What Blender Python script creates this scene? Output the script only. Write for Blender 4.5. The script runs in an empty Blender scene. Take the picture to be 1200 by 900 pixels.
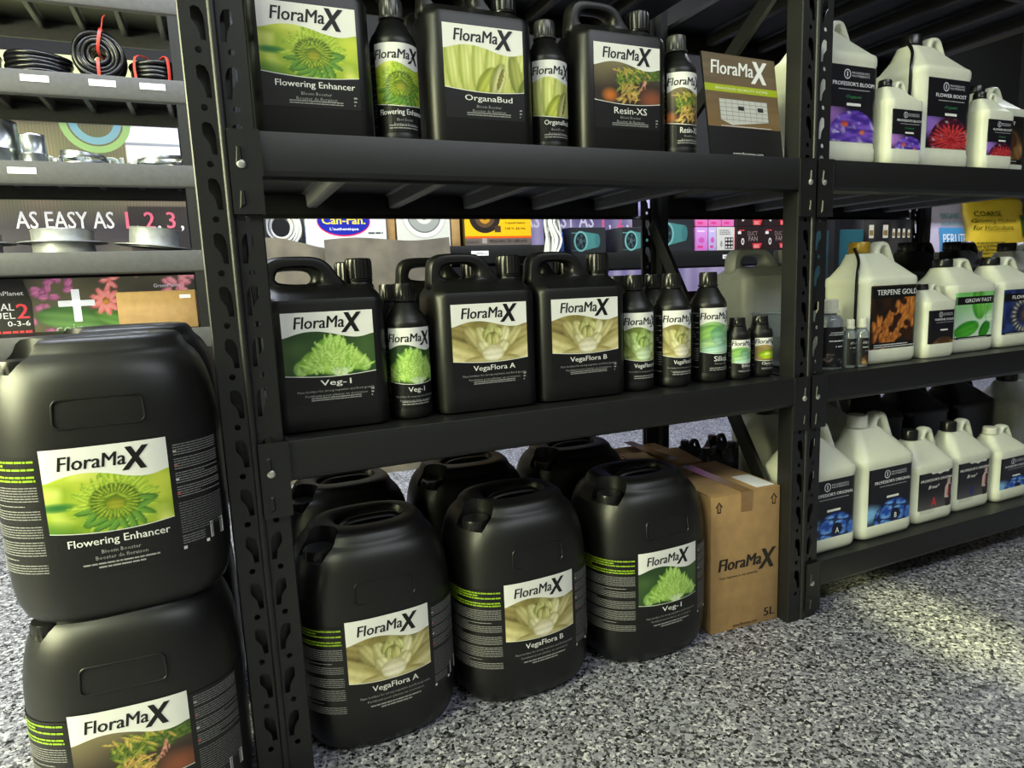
import bpy, bmesh, math, random
import numpy as np
from mathutils import Vector, Matrix

random.seed(7)
S = bpy.context.scene
COL = S.collection
D2R = math.pi / 180

# ------------------------------------------------------------------ camera
cam_d = bpy.data.cameras.new('camera')
cam = bpy.data.objects.new('camera', cam_d)
COL.objects.link(cam)
cam_d.sensor_fit = 'HORIZONTAL'
cam_d.sensor_width = 36.0
cam_d.lens = 777.47 / 1200 * 36.0
cam_d.clip_start = .02
_yaw, _pitch, _roll = .4097, -.1513, -.0395
_f = Vector((math.sin(_yaw) * math.cos(_pitch), math.cos(_yaw) * math.cos(_pitch), math.sin(_pitch)))
_r = Vector((math.cos(_yaw), -math.sin(_yaw), 0))
_u = _r.cross(_f)
_c, _s = math.cos(_roll), math.sin(_roll)
_r2 = _r * _c + _u * _s
_u2 = _u * _c - _r * _s
cam.matrix_world = Matrix(((_r2.x, _u2.x, -_f.x, -.0302), (_r2.y, _u2.y, -_f.y, -1.0607),
                           (_r2.z, _u2.z, -_f.z, .7988), (0, 0, 0, 1)))
S.camera = cam

# ------------------------------------------------------------------ world, lights, exposure
w = bpy.data.worlds.new('room_air')
S.world = w
w.use_nodes = True
w.node_tree.nodes['Background'].inputs[0].default_value = (.75, .85, 1, 1)
w.node_tree.nodes['Background'].inputs[1].default_value = .035
S.view_settings.view_transform = 'Standard'
S.view_settings.look = 'None'
S.view_settings.gamma = 1
S.view_settings.use_curve_mapping = False
S.view_settings.exposure = 0.0


def area(name, loc, aim, sx, sy, power, color):
    l = bpy.data.lights.new(name, 'AREA')
    l.shape = 'RECTANGLE'
    l.size, l.size_y = sx, sy
    l.energy = power
    l.color = color
    o = bpy.data.objects.new(name, l)
    COL.objects.link(o)
    o.location = loc
    o.rotation_euler = (Vector(aim) - Vector(loc)).to_track_quat('-Z', 'Y').to_euler()
    return o


area('aisle_tube_light', (.1, 1.15, 2.9), (.1, 1.45, 0), 3.0, .25, 108, (.80, .86, 1.0))
area('aisle_tube_light', (3.6, 1.15, 2.9), (3.6, 1.45, 0), 3.0, .25, 95, (.86, .9, 1.0))
area('front_ceiling_light', (-1.75, -1.5, 2.7), (.0, -.05, .5), 1.0, .5, 46, (.93, 1.0, .70))
area('side_ceiling_light', (1.4, -2.2, 2.9), (1.4, -.3, .4), 2.4, .4, 42, (.88, .94, 1.0))
area('left_fill_light', (-2.5, -.15, 1.35), (-.2, .05, .55), 2.2, 1.5, 330, (.98, 1.0, .60))  # unseen area light added to brighten the left floor and drum sides
_sp = bpy.data.lights.new('ceiling_spot', 'SPOT')
_sp.energy = 1500
_sp.color = (.96, 1.0, .46)
_sp.spot_size = 5.2 * D2R
_sp.spot_blend = 1
_sp.shadow_soft_size = .05
_so = bpy.data.objects.new('ceiling_spot', _sp)
COL.objects.link(_so)
_so.location = (1.15, -3.2, 1.9)
_so.rotation_euler = (Vector((1.39, -.20, 0)) - _so.location).to_track_quat('-Z', 'Y').to_euler()


# ------------------------------------------------------------------ materials
def lin(c):
    return tuple((x / 12.92 if x <= .04045 else ((x + .055) / 1.055) ** 2.4) for x in c)


def nlin(a):
    a = np.clip(a, 0, 1)
    return np.where(a <= .04045, a / 12.92, ((a + .055) / 1.055) ** 2.4)


def mat(name, col, rough=.5, metal=0.0, noise=.0, nscale=40, bump=0.0, bscale=300, spec=.5, trans=0.0, coat=0.0, alpha=1.0):
    m = bpy.data.materials.new(name)
    m.use_nodes = True
    nt = m.node_tree
    b = nt.nodes['Principled BSDF']
    b.inputs['Base Color'].default_value = (*lin(col), 1)
    b.inputs['Roughness'].default_value = rough
    b.inputs['Metallic'].default_value = metal
    b.inputs['Specular IOR Level'].default_value = spec
    b.inputs['Transmission Weight'].default_value = trans
    b.inputs['Coat Weight'].default_value = coat
    b.inputs['Alpha'].default_value = alpha
    tc = nt.nodes.new('ShaderNodeTexCoord')
    n = nt.nodes.new('ShaderNodeTexNoise')
    n.inputs['Scale'].default_value = nscale
    n.inputs['Detail'].default_value = 4
    nt.links.new(tc.outputs['Object'], n.inputs['Vector'])
    r = nt.nodes.new('ShaderNodeValToRGB')
    a = lin([max(0, x * (1 - noise)) for x in col])
    c2 = lin([min(1, x * (1 + noise)) for x in col])
    r.color_ramp.elements[0].position = .3
    r.color_ramp.elements[1].position = .7
    r.color_ramp.elements[0].color = (*a, 1)
    r.color_ramp.elements[1].color = (*c2, 1)
    nt.links.new(n.outputs['Fac'], r.inputs['Fac'])
    nt.links.new(r.outputs['Color'], b.inputs['Base Color'])
    if bump:
        n2 = nt.nodes.new('ShaderNodeTexNoise')
        n2.inputs['Scale'].default_value = bscale
        n2.inputs['Detail'].default_value = 3
        nt.links.new(tc.outputs['Object'], n2.inputs['Vector'])
        bp = nt.nodes.new('ShaderNodeBump')
        bp.inputs['Strength'].default_value = bump
        bp.inputs['Distance'].default_value = .002
        nt.links.new(n2.outputs['Fac'], bp.inputs['Height'])
        nt.links.new(bp.outputs['Normal'], b.inputs['Normal'])
    return m


def attr_mat(name, rough, coat=0.0, glow=0.0):
    m = bpy.data.materials.new(name)
    m.use_nodes = True
    nt = m.node_tree
    b = nt.nodes['Principled BSDF']
    at = nt.nodes.new('ShaderNodeAttribute')
    at.attribute_name = 'Col'
    nt.links.new(at.outputs['Color'], b.inputs['Base Color'])
    b.inputs['Roughness'].default_value = rough
    b.inputs['Coat Weight'].default_value = coat
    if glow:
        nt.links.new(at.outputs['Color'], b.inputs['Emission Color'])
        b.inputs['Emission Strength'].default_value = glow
    return m


M = dict(
    rack=mat('black_powder_coat', (.088, .090, .093), .40, 0, .06, 60, .12, 900),
    shelfgrey=mat('dark_grey_powder_coat', (.29, .29, .30), .45, 0, .05, 60, .1, 900),
    rackgrey=mat('grey_powder_coat', (.38, .38, .39), .45, 0, .05, 60, .1, 900),
    hdpe=mat('black_plastic', (.056, .058, .056), .40, 0, .05, 25, .05, 500),
    cap=mat('black_cap_plastic', (.09, .09, .09), .28, 0, .05, 30),
    greycap=mat('translucent_cap_plastic', (.24, .24, .235), .3, 0, .05, 30),
    darkpit=mat('dark_plastic', (.07, .07, .07), .5, 0, .05, 30),
    white=mat('white_plastic', (.86, .87, .80), .4, 0, .02, 20, .04, 300),
    whitecap=mat('white_cap_plastic', (.84, .84, .78), .4, 0, .02, 20),
    goldcap=mat('gold_cap_plastic', (.66, .53, .16), .35, .2, .05, 20),
    greyjug=mat('grey_plastic', (.60, .61, .58), .45, 0, .05, 20),
    zinc=mat('zinc_bolt', (.72, .72, .70), .35, .6, .05, 90),
    steel=mat('galvanised_steel', (.62, .64, .66), .28, .9, .08, 30),
    steelmatte=mat('matt_galvanised_steel', (.66, .67, .69), .42, .35, .08, 30),
    kraft=mat('kraft_cardboard', (.64, .51, .34), .8, 0, .05, 30, .15, 250),
    kraftin=mat('cardboard_flap', (.50, .37, .21), .8, 0, .08, 30, .15, 250),
    tape=mat('clear_tape', (.54, .42, .29), .18, 0, .05, 40),
    sack=mat('grey_paper', (.37, .345, .315), .8, 0, .1, 14, .5, 25),
    cable=mat('black_cable', (.07, .07, .075), .25, 0, .1, 60),
    red=mat('red_tie', (.80, .25, .22), .5, 0, .05, 50),
    wcable=mat('white_cable', (.85, .85, .84), .4, 0, .05, 50),
    bluebag=mat('blue_film', (.30, .42, .78), .2, 0, .3, 20, .5, 30),
    tag=mat('white_tag', (.92, .92, .94), .5, 0, .02, 60),
    glass=mat('clear_plastic', (.80, .83, .86), .12, 0, .03, 30, trans=.75),
    wall=mat('painted_wall', (.42, .42, .44), .8, 0, .03, 8, .1, 60),
    darkwall=mat('charcoal_wall', (.10, .10, .11), .8, 0, .05, 8, .1, 60),
    ceil=mat('painted_ceiling', (.55, .55, .57), .9, 0, .03, 8),
    print=attr_mat('printed_label', .38),
    matte=attr_mat('printed_matt', .7),
    gloss=attr_mat('printed_film', .3),
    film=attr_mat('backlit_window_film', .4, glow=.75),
)


def floor_mat():
    m = bpy.data.materials.new('flake_epoxy_floor')
    m.use_nodes = True
    nt = m.node_tree
    b = nt.nodes['Principled BSDF']
    tc = nt.nodes.new('ShaderNodeTexCoord')

    def vor(scale, rnd=1.0):
        # jitter the coordinates so the flakes get ragged outlines
        v = nt.nodes.new('ShaderNodeTexVoronoi')
        v.inputs['Scale'].default_value = scale
        v.inputs['Randomness'].default_value = rnd
        return v
    nz = nt.nodes.new('ShaderNodeTexNoise')
    nz.inputs['Scale'].default_value = 260
    nz.inputs['Detail'].default_value = 2
    nt.links.new(tc.outputs['Object'], nz.inputs['Vector'])
    mx = nt.nodes.new('ShaderNodeVectorMath')
    mx.operation = 'MULTIPLY_ADD'
    nt.links.new(nz.outputs['Color'], mx.inputs[0])
    mx.inputs[1].default_value = (.004, .004, .004)
    nt.links.new(tc.outputs['Object'], mx.inputs[2])
    v1 = vor(165)
    nt.links.new(mx.outputs[0], v1.inputs['Vector'])
    sp = nt.nodes.new('ShaderNodeSeparateColor')
    nt.links.new(v1.outputs['Color'], sp.inputs[0])
    r = nt.nodes.new('ShaderNodeValToRGB')
    r.color_ramp.interpolation = 'CONSTANT'
    e = r.color_ramp.elements
    cols = [(0, (.06, .06, .065)), (.10, (.24, .24, .26)), (.25, (.37, .37, .41)), (.45, (.49, .49, .54)), (.67, (.60, .60, .65)), (.88, (.74, .74, .77))]
    e[0].position, e[0].color = cols[0][0], (*lin(cols[0][1]), 1)
    e[1].position, e[1].color = cols[1][0], (*lin(cols[1][1]), 1)
    for p, c in cols[2:]:
        k = e.new(p)
        k.color = (*lin(c), 1)
    nt.links.new(sp.outputs[0], r.inputs['Fac'])
    v2 = vor(290)
    nt.links.new(mx.outputs[0], v2.inputs['Vector'])
    sp2 = nt.nodes.new('ShaderNodeSeparateColor')
    nt.links.new(v2.outputs['Color'], sp2.inputs[0])
    r2 = nt.nodes.new('ShaderNodeValToRGB')
    r2.color_ramp.interpolation = 'CONSTANT'
    e = r2.color_ramp.elements
    e[0].color = (0, 0, 0, 1)
    e[1].position = .76
    e[1].color = (1, 1, 1, 1)
    nt.links.new(sp2.outputs[1], r2.inputs['Fac'])
    r3 = nt.nodes.new('ShaderNodeValToRGB')
    r3.color_ramp.interpolation = 'CONSTANT'
    e = r3.color_ramp.elements
    e[0].color = (*lin((.07, .07, .08)), 1)
    e[1].position = .4
    e[1].color = (*lin((.55, .55, .59)), 1)
    nt.links.new(sp2.outputs[2], r3.inputs['Fac'])
    mix = nt.nodes.new('ShaderNodeMix')
    mix.data_type = 'RGBA'
    nt.links.new(r2.outputs['Color'], mix.inputs['Factor'])
    nt.links.new(r.outputs['Color'], mix.inputs['A'])
    nt.links.new(r3.outputs['Color'], mix.inputs['B'])
    nt.links.new(mix.outputs['Result'], b.inputs['Base Color'])
    b.inputs['Roughness'].default_value = .45
    bp = nt.nodes.new('ShaderNodeBump')
    bp.inputs['Strength'].default_value = .35
    bp.inputs['Distance'].default_value = .002
    nt.links.new(sp.outputs[1], bp.inputs['Height'])
    nt.links.new(bp.outputs['Normal'], b.inputs['Normal'])
    return m


M['floor'] = floor_mat()


# ------------------------------------------------------------------ mesh helpers
class MB:
    """collects vertices and faces of one mesh"""

    def __init__(self):
        self.v = []
        self.f = []

    def add(self, vs, fs):
        o = len(self.v)
        self.v += [tuple(p) for p in vs]
        self.f += [tuple(i + o for i in f) for f in fs]

    def box(self, x0, x1, y0, y1, z0, z1):
        self.add([(x0, y0, z0), (x1, y0, z0), (x1, y1, z0), (x0, y1, z0), (x0, y0, z1), (x1, y0, z1), (x1, y1, z1), (x0, y1, z1)],
                 [(0, 3, 2, 1), (4, 5, 6, 7), (0, 1, 5, 4), (1, 2, 6, 5), (2, 3, 7, 6), (3, 0, 4, 7)])
        return self

    def rings(self, rings, cap0=True, cap1=True, close=False):
        n = len(rings[0])
        vs = [p for r in rings for p in r]
        fs = []
        m = len(rings)
        for k in range(m - 1 if not close else m):
            a, b = k * n, ((k + 1) % m) * n
            for i in range(n):
                j = (i + 1) % n
                fs.append((a + i, a + j, b + j, b + i))
        if cap0 and not close:
            fs.append(tuple(reversed(range(n))))
        if cap1 and not close:
            fs.append(tuple(range((m - 1) * n, m * n)))
        self.add(vs, fs)
        return self

    def lathe(self, prof, cx=0, cy=0, seg=32, flute=0, cap0=True, cap1=True):
        rs = []
        for p in prof:
            r, z = p[0], p[1]
            fl = p[2] if len(p) > 2 else 0
            ring = []
            for i in range(seg):
                a = 2 * math.pi * i / seg
                rr = r * (1 - fl * (i % 2))
                ring.append((cx + rr * math.cos(a), cy + rr * math.sin(a), z))
            rs.append(ring)
        return self.rings(rs, cap0, cap1)

    def tube(self, path, ra, rb=None, seg=12, up=(0, 1, 0), closed=False):
        """tube along a path; ra in the plane of the bend, rb along `up`"""
        rb = rb or ra
        P = [Vector(p) for p in path]
        rs = []
        n = len(P)
        for i, p in enumerate(P):
            if closed:
                t = (P[(i + 1) % n] - P[i - 1])
            else:
                t = P[min(i + 1, n - 1)] - P[max(i - 1, 0)]
            t.normalize()
            u = Vector(up)
            u = (u - t * u.dot(t))
            if u.length < 1e-4:
                u = Vector((1, 0, 0)) - t * t.x
            u.normalize()
            s = t.cross(u)
            k = ra(i / (n - 1)) if callable(ra) else ra
            k2 = rb(i / (n - 1)) if callable(rb) else rb
            rs.append([p + s * (k * math.cos(a)) + u * (k2 * math.sin(a)) for a in [2 * math.pi * j / seg for j in range(seg)]])
        return self.rings(rs, close=closed)

    def loop(self, outer, inner, rb, seg=12, p=.72):
        """closed ring (in the XZ plane) whose thickness runs from the inner to the outer outline"""
        rs = []
        for o, i in zip(outer, inner):
            o, i = Vector(o), Vector(i)
            m, h = (o + i) / 2, (o - i) / 2
            ring = []
            for k in range(seg):
                a = 2 * math.pi * k / seg
                c, q = math.cos(a), math.sin(a)
                ring.append(m + h * math.copysign(abs(c) ** p, c) + Vector((0, rb, 0)) * math.copysign(abs(q) ** p, q))
            rs.append(ring)
        return self.rings(rs, close=True)

    def mesh(self, name, m, ang=38, bevel=0, bseg=2, tris=False):
        me = bpy.data.meshes.new(name)
        me.from_pydata(self.v, [], self.f)
        bm = bmesh.new()
        bm.from_mesh(me)
        bmesh.ops.recalc_face_normals(bm, faces=bm.faces)
        if bevel:
            ed = [e for e in bm.edges if len(e.link_faces) == 2 and e.calc_face_angle(0) > .5]
            bmesh.ops.bevel(bm, geom=ed, offset=bevel, segments=bseg, affect='EDGES', profile=.5)
        bm.to_mesh(me)
        bm.free()
        me.polygons.foreach_set('use_smooth', [True] * len(me.polygons))
        me.set_sharp_from_angle(angle=ang * D2R)
        me.materials.append(m)
        return me

    def build(self, name, m, parent=None, **k):
        return link(name, self.mesh(name, m, **k), parent)


def link(name, me, parent=None, loc=None):
    o = bpy.data.objects.new(name, me)
    COL.objects.link(o)
    if parent:
        o.parent = parent
    if loc:
        o.location = loc
    return o


def thing(name, label, cat, loc=(0, 0, 0), rz=0, group=None):
    o = bpy.data.objects.new(name, None)
    COL.objects.link(o)
    o.empty_display_size = .05
    o.location = loc
    o.rotation_euler = (0, 0, rz * D2R)
    return tag(o, label, cat, group)


def tag(o, label, cat, group=None):
    o['label'] = label
    o['category'] = cat
    if group:
        o['group'] = group
    return o


def struct(o):
    o['kind'] = 'structure'
    return o


def rrect(hx, hy, r, z, cx=0, cy=0, seg=5):
    r = min(r, hx * .999, hy * .999)
    pts = []
    for (sx, sy, a0) in ((1, 1, 0), (-1, 1, 90), (-1, -1, 180), (1, -1, 270)):
        for k in range(seg + 1):
            a = (a0 + 90 * k / seg) * D2R
            pts.append((cx + sx * (hx - r) + r * math.cos(a), cy + sy * (hy - r) + r * math.sin(a), z))
    return pts


def sellipse(a, b, n, z, cx=0, cy=0, seg=56):
    pts = []
    for i in range(seg):
        t = 2 * math.pi * i / seg
        c, s = math.cos(t), math.sin(t)
        pts.append((cx + a * math.copysign(abs(c) ** (2 / n), c), cy + b * math.copysign(abs(s) ** (2 / n), s), z))
    return pts


def outline(poly, c, n=44):
    """sample a closed polygon (x, z) by rays from c"""
    out = []
    P = [Vector(p) for p in poly]
    for k in range(n):
        a = 2 * math.pi * k / n
        d = Vector((math.cos(a), math.sin(a)))
        best = 0
        for i in range(len(P)):
            e, f = P[i] - Vector(c), P[(i + 1) % len(P)] - P[i]
            den = d.x * f.y - d.y * f.x
            if abs(den) < 1e-9:
                continue
            t = (e.x * f.y - e.y * f.x) / den
            u = (e.x * d.y - e.y * d.x) / den
            if t > 0 and -1e-6 <= u <= 1 + 1e-6:
                best = max(best, t)
        out.append((c[0] + d.x * best, 0, c[1] + d.y * best))
    return out


def spline(pts, n=8, closed=False):
    """Catmull-Rom through the points"""
    P = [Vector(p) for p in pts]
    out = []
    m = len(P)
    for i in range(m if closed else m - 1):
        if closed:
            p0, p1, p2, p3 = P[i - 1], P[i], P[(i + 1) % m], P[(i + 2) % m]
        else:
            p0, p1, p2, p3 = P[max(i - 1, 0)], P[i], P[i + 1], P[min(i + 2, m - 1)]
        for k in range(n):
            t = k / n
            out.append(.5 * ((2 * p1) + (p2 - p0) * t + (2 * p0 - 5 * p1 + 4 * p2 - p3) * t * t + (3 * p1 - p0 - 3 * p2 + p3) * t ** 3))
    if not closed:
        out.append(P[-1])
    return out


# ------------------------------------------------------------------ printing: flat lettering and pictures as coloured mesh
_tc = {}


def text_mesh(s, bold=0.0, shear=0.0, res=2):
    k = (s, bold, shear, res)
    if k in _tc:
        return _tc[k]
    c = bpy.data.curves.new('t', 'FONT')
    c.body = s
    c.size = 1
    c.shear = shear
    c.resolution_u = res
    c.fill_mode = 'FRONT'
    o = bpy.data.objects.new('t', c)
    COL.objects.link(o)
    dg = bpy.context.evaluated_depsgraph_get()
    me = bpy.data.meshes.new_from_object(o.evaluated_get(dg))
    v = np.array([p.co[:2] for p in me.vertices]) if len(me.vertices) else np.zeros((0, 2))
    f = [tuple(p.vertices) for p in me.polygons]
    bpy.data.objects.remove(o)
    bpy.data.curves.remove(c)
    bpy.data.meshes.remove(me)
    if len(v):
        v = v - v.min(0)
    _tc[k] = (v, f)
    return _tc[k]


class Sheet:
    """a printed sheet laid out in metres (s to the right, t up)"""

    def __init__(self):
        self.V, self.F, self.C, self.n = [], [], [], 0
        self.e = 0

    def _add(self, st, fs, cols):
        st = np.asarray(st, float)
        self.V.append(np.column_stack([st, np.full(len(st), self.e)]))
        self.F += [tuple(i + self.n for i in f) for f in fs]
        cols = np.asarray(cols, float)
        if cols.ndim == 1:
            cols = np.tile(cols, (len(st), 1))
        self.C.append(cols)
        self.n += len(st)

    def grid(self, fn, s0, t0, s1, t1, nx, ny, lo=None, hi=None):
        u = np.linspace(0, 1, nx + 1)
        v = np.linspace(0, 1, ny + 1)
        U, Vv = np.meshgrid(u, v)
        lo_ = lo(u) if lo else np.full(nx + 1, t0)
        hi_ = hi(u) if hi else np.full(nx + 1, t1)
        T = lo_[None, :] + (hi_ - lo_)[None, :] * Vv
        Sx = s0 + (s1 - s0) * U
        vv = (T - t0) / (t1 - t0)
        c = fn(U.ravel(), vv.ravel()) if callable(fn) else np.array(fn)
        fs = [(j * (nx + 1) + i, j * (nx + 1) + i + 1, (j + 1) * (nx + 1) + i + 1, (j + 1) * (nx + 1) + i) for j in range(ny) for i in range(nx)]
        self._add(np.column_stack([Sx.ravel(), T.ravel()]), fs, c)
        return self

    def rect(self, s0, t0, s1, t1, c, nx=1, ny=1):
        return self.grid(np.array(c), s0, t0, s1, t1, nx, ny)

    def poly(self, pts, c):
        self._add(pts, [tuple(range(len(pts)))], c)
        return self

    def text(self, s, x, t, h, c, width=None, align='c', bold=0.0, shear=0.0, res=2, ref=None):
        v, f = text_mesh(s, bold, shear, res)
        if not len(v):
            return self
        hh = (text_mesh(ref, bold, shear, res)[0][:, 1].max() if ref else v[:, 1].max())
        k = h / hh
        wd = v[:, 0].max()
        kx = width / wd if width else k * .9
        p = v * np.array([kx, k])
        off = {'c': -wd * kx / 2, 'l': 0, 'r': -wd * kx}[align]
        for d in ((0,) if bold < .008 else (-bold, bold) if bold < .022 else (-bold, 0, bold)):
            self._add(p + np.array([x + off + d * h * .6, t]), f, c)
            self.e += .000004
        return self

    def bars(self, s0, s1, t0, t1, rows, c, align='l', seed=1, fill=.45, full=.7):
        rnd = random.Random(seed)
        h = (t1 - t0) / rows
        for i in range(rows):
            t = t1 - (i + 1) * h
            wd = (s1 - s0) * (1 if rnd.random() < full else rnd.uniform(.35, .9))
            a = s0 if align == 'l' else (s0 + s1) / 2 - wd / 2
            x = a
            while x < a + wd:
                l = rnd.uniform(.6, 2.6) * h
                x2 = min(x + l, a + wd)
                self.rect(x, t, x2, t + h * fill, c)
                x = x2 + h * .22
        return self

    def up(self, d=.00018):
        self.e += d
        return self

    def mesh(self, name, mapper, m):
        V = np.concatenate(self.V)
        P = mapper(V[:, 0], V[:, 1], V[:, 2])
        me = bpy.data.meshes.new(name)
        me.from_pydata([tuple(p) for p in P], [], self.F)
        at = me.color_attributes.new('Col', 'FLOAT_COLOR', 'POINT')
        C = nlin(np.concatenate(self.C))
        at.data.foreach_set('color', np.column_stack([C, np.ones(len(C))]).astype(np.float32).ravel())
        me.materials.append(m)
        return me


def flat(x0, y0, z0):
    """on a face looking towards -Y"""
    return lambda s, t, e: np.column_stack([x0 + s, np.full_like(s, y0) - e - .0004, z0 + t])


def cyl(R, z0, ang0=0.0):
    def f(s, t, e):
        a = s / R + ang0
        r = R + e + .0005
        return np.column_stack([r * np.sin(a), -r * np.cos(a), z0 + t])
    return f


# --- painted pictures --------------------------------------------------------
def _hash(ix, iy, seed):
    h = np.sin(ix * 127.1 + iy * 311.7 + seed * 74.7) * 43758.5453
    return h - np.floor(h)


def vn(x, y, seed=0):
    ix, iy = np.floor(x), np.floor(y)
    fx, fy = x - ix, y - iy
    fx, fy = fx * fx * (3 - 2 * fx), fy * fy * (3 - 2 * fy)
    a, b = _hash(ix, iy, seed), _hash(ix + 1, iy, seed)
    c, d = _hash(ix, iy + 1, seed), _hash(ix + 1, iy + 1, seed)
    return (a * (1 - fx) + b * fx) * (1 - fy) + (c * (1 - fx) + d * fx) * fy


def mixc(A, B, t):
    return A * (1 - t)[:, None] + np.asarray(B) * t[:, None]


def petals(U, V, C, els, asp=1.0):
    """paints shaded ellipses (cx, cy, rx, ry, degrees, light, dark) one over the other"""
    for (cx, cy, rx, ry, dg, c1, c2) in els:
        x, y = (U - cx) * asp, V - cy
        a = dg * D2R
        p, q = (x * math.cos(a) + y * math.sin(a)) / rx, (-x * math.sin(a) + y * math.cos(a)) / ry
        d = np.sqrt(p * p + q * q)
        m = np.clip((1 - d) / .12, 0, 1)
        sh = np.clip(.75 - .3 * q - .5 * d ** 3 + .12 * np.sin(q * 9), 0, 1)
        colr = np.array(c2)[None, :] * (1 - sh)[:, None] + np.array(c1)[None, :] * sh[:, None]
        C = C * (1 - m)[:, None] + colr * m[:, None]
    return C


def base(U, c):
    return np.tile(np.array(c, float), (len(U), 1))


def pic_bud(U, V):
    n = vn(U * 4, V * 4, 3)
    C = mixc(base(U, (.50, .62, .14)), (.80, .84, .30), n)
    C = mixc(C, (.93, .93, .55), np.clip(vn(U * 5, V * 4, 8) * 1.8 - 1.0, 0, 1))
    C = mixc(C, (.16, .42, .18), np.clip(1 - ((U - .0) ** 2 / .05 + (V - .50) ** 2 / .008), 0, 1))
    C = mixc(C, (.30, .48, .12), np.clip(1 - ((U + .1) ** 2 / .12 + (V - .0) ** 2 / .10), 0, 1))
    els = []
    rnd = random.Random(6)
    for k in range(46):
        a = k * 137.5
        q = .36 + .10 * rnd.random()
        els.append((.54 + q * math.cos(a * D2R) / 1.35, .48 + q * math.sin(a * D2R), .17, .028, a + rnd.uniform(-25, 25), (.82, .88, .34), (.36, .54, .10)))
    for k in range(11):
        a = 190 + k * 18
        els.append((.55 + .36 * math.cos(a * D2R) / 1.35, .44 + .36 * math.sin(a * D2R), .20, .055, a + rnd.uniform(-38, 38), (.50, .68, .26), (.08, .28, .07)))
    els.append((.54, .50, .34, .32, 0, (.40, .52, .10), (.17, .30, .04)))
    for k in range(30):
        a = k * 12
        q = .22 + .03 * (k % 2)
        els.append((.54 + q * math.cos(a * D2R) / 1.35, .50 + q * math.sin(a * D2R), .12, .016, a, (.76, .82, .28), (.22, .36, .05)))
    els += [(.54, .46, .13, .11, 0, (.66, .66, .18), (.36, .42, .06)), (.50, .62, .13, .03, 20, (.70, .76, .25), (.28, .4, .06)), (.62, .58, .12, .03, -40, (.70, .76, .25), (.28, .4, .06))]
    return petals(U, V, C, els, 1.35)


def pic_lettuce(U, V):
    C = mixc(base(U, (.15, .26, .13)), (.27, .38, .20), vn(U * 3, V * 3, 5))
    rnd = random.Random(4)
    els = [(.10, .22, .20, .16, 70, (.80, .90, .60), (.36, .56, .20)), (.94, .24, .20, .15, 110, (.78, .89, .55), (.36, .56, .20)),
           (.24, .34, .30, .22, 60, (.76, .88, .48), (.32, .52, .14)), (.80, .36, .30, .22, 120, (.76, .88, .48), (.32, .52, .14)), (.52, .46, .40, .46, 0, (.74, .87, .44), (.34, .55, .14))]
    for k in range(95):
        x = rnd.gauss(.52, .20)
        y = rnd.uniform(.10, max(.2, .92 - abs(x - .52) ** 1.5 * 2.2))
        els.append((x, y, rnd.uniform(.09, .17), rnd.uniform(.020, .034), 90 - (x - .52) * 120 + rnd.uniform(-22, 22), (.84, .94, .58), (.42, .64, .18)))
    els.append((.62, .08, .12, .16, 90, (.86, .93, .72), (.50, .68, .30)))
    for k in range(7):
        els.append((.62 + .10 * (k - 3) / 3, .08, .13, .012, 90 - (k - 3) * 14, (.98, .99, .94), (.66, .80, .52)))
    return petals(U, V, C, els, 1.35)


def pic_cream(U, V, tint=(0, 0, 0)):
    C = mixc(base(U, (.46, .42, .22)), (.70, .66, .40), vn(U * 3, V * 4, 2))
    L, Dk = (.92, .88, .66), (.55, .50, .27)
    els = [(-.10, .80, .60, .22, 160, (.64, .58, .36), (.34, .30, .16)), (1.15, .82, .60, .24, 20, (.74, .68, .46), (.40, .36, .20)),
           (-.10, .30, .74, .32, -26, L, Dk), (1.18, .30, .74, .34, 27, (.93, .89, .70), Dk), (.20, .62, .34, .16, 120, (.84, .80, .58), (.44, .41, .22)), (.86, .64, .34, .16, 58, (.86, .82, .60), (.44, .41, .22)),
           (.52, .04, .66, .16, 0, (.82, .78, .58), Dk), (.53, .50, .36, .44, 0, (.52, .50, .28), (.34, .33, .17))]
    P1, P2 = (.95, .93, .78), (.56, .54, .32)
    els += [(.36, .62, .30, .15, 108, (.90, .88, .68), P2), (.70, .62, .30, .15, 72, P1, P2), (.53, .76, .16, .24, 0, (.86, .86, .62), P2),
            (.44, .72, .16, .11, 70, (.84, .85, .58), (.44, .45, .22)), (.62, .72, .16, .11, 110, (.88, .88, .62), (.46, .46, .24)),
            (.53, .56, .20, .17, 90, (.62, .60, .34), (.32, .31, .14)), (.47, .54, .19, .07, 86, (.88, .87, .62), (.48, .47, .24)), (.59, .53, .19, .07, 94, (.90, .88, .64), (.48, .47, .24)), (.53, .50, .17, .05, 90, (.80, .79, .50), (.42, .40, .18)),
            (.38, .36, .20, .15, 120, P1, P2), (.68, .36, .20, .15, 60, P1, P2), (.53, .22, .26, .22, 4, (.97, .95, .88), (.70, .66, .50))]
    C = petals(U, V, C, els, 1.35)
    return C + (vn(U * 40, V * 26, 3) - .5)[:, None] * .05 + np.array(tint)


def pic_creamgreen(U, V):
    return pic_cream(U, V, (-.08, .02, -.04))


def pic_pod(U, V):
    C = mixc(base(U, (.66, .68, .28)), (.86, .86, .56), vn(U * 3, V * 2, 7))
    els = []
    for k, x in enumerate((-.22, -.02, .18, .38, .58, .80, 1.02, 1.2)):
        els.append((x, .58, .66, .13, 98 - k * 3, (.90, .91, .62), (.54, .60, .18)))
    els += [(.52, .24, .40, .18, 62, (.82, .84, .38), (.42, .46, .10)), (.70, .30, .42, .17, 74, (.92, .92, .70), (.38, .40, .12)), (.74, .32, .28, .05, 74, (.60, .56, .26), (.30, .28, .1)),
            (.98, .44, .50, .15, 98, (.72, .74, .38), (.38, .40, .16)), (1.2, .2, .4, .2, 60, (.6, .66, .3), (.3, .36, .12))]
    return petals(U, V, C, els, 1.35)


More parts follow.
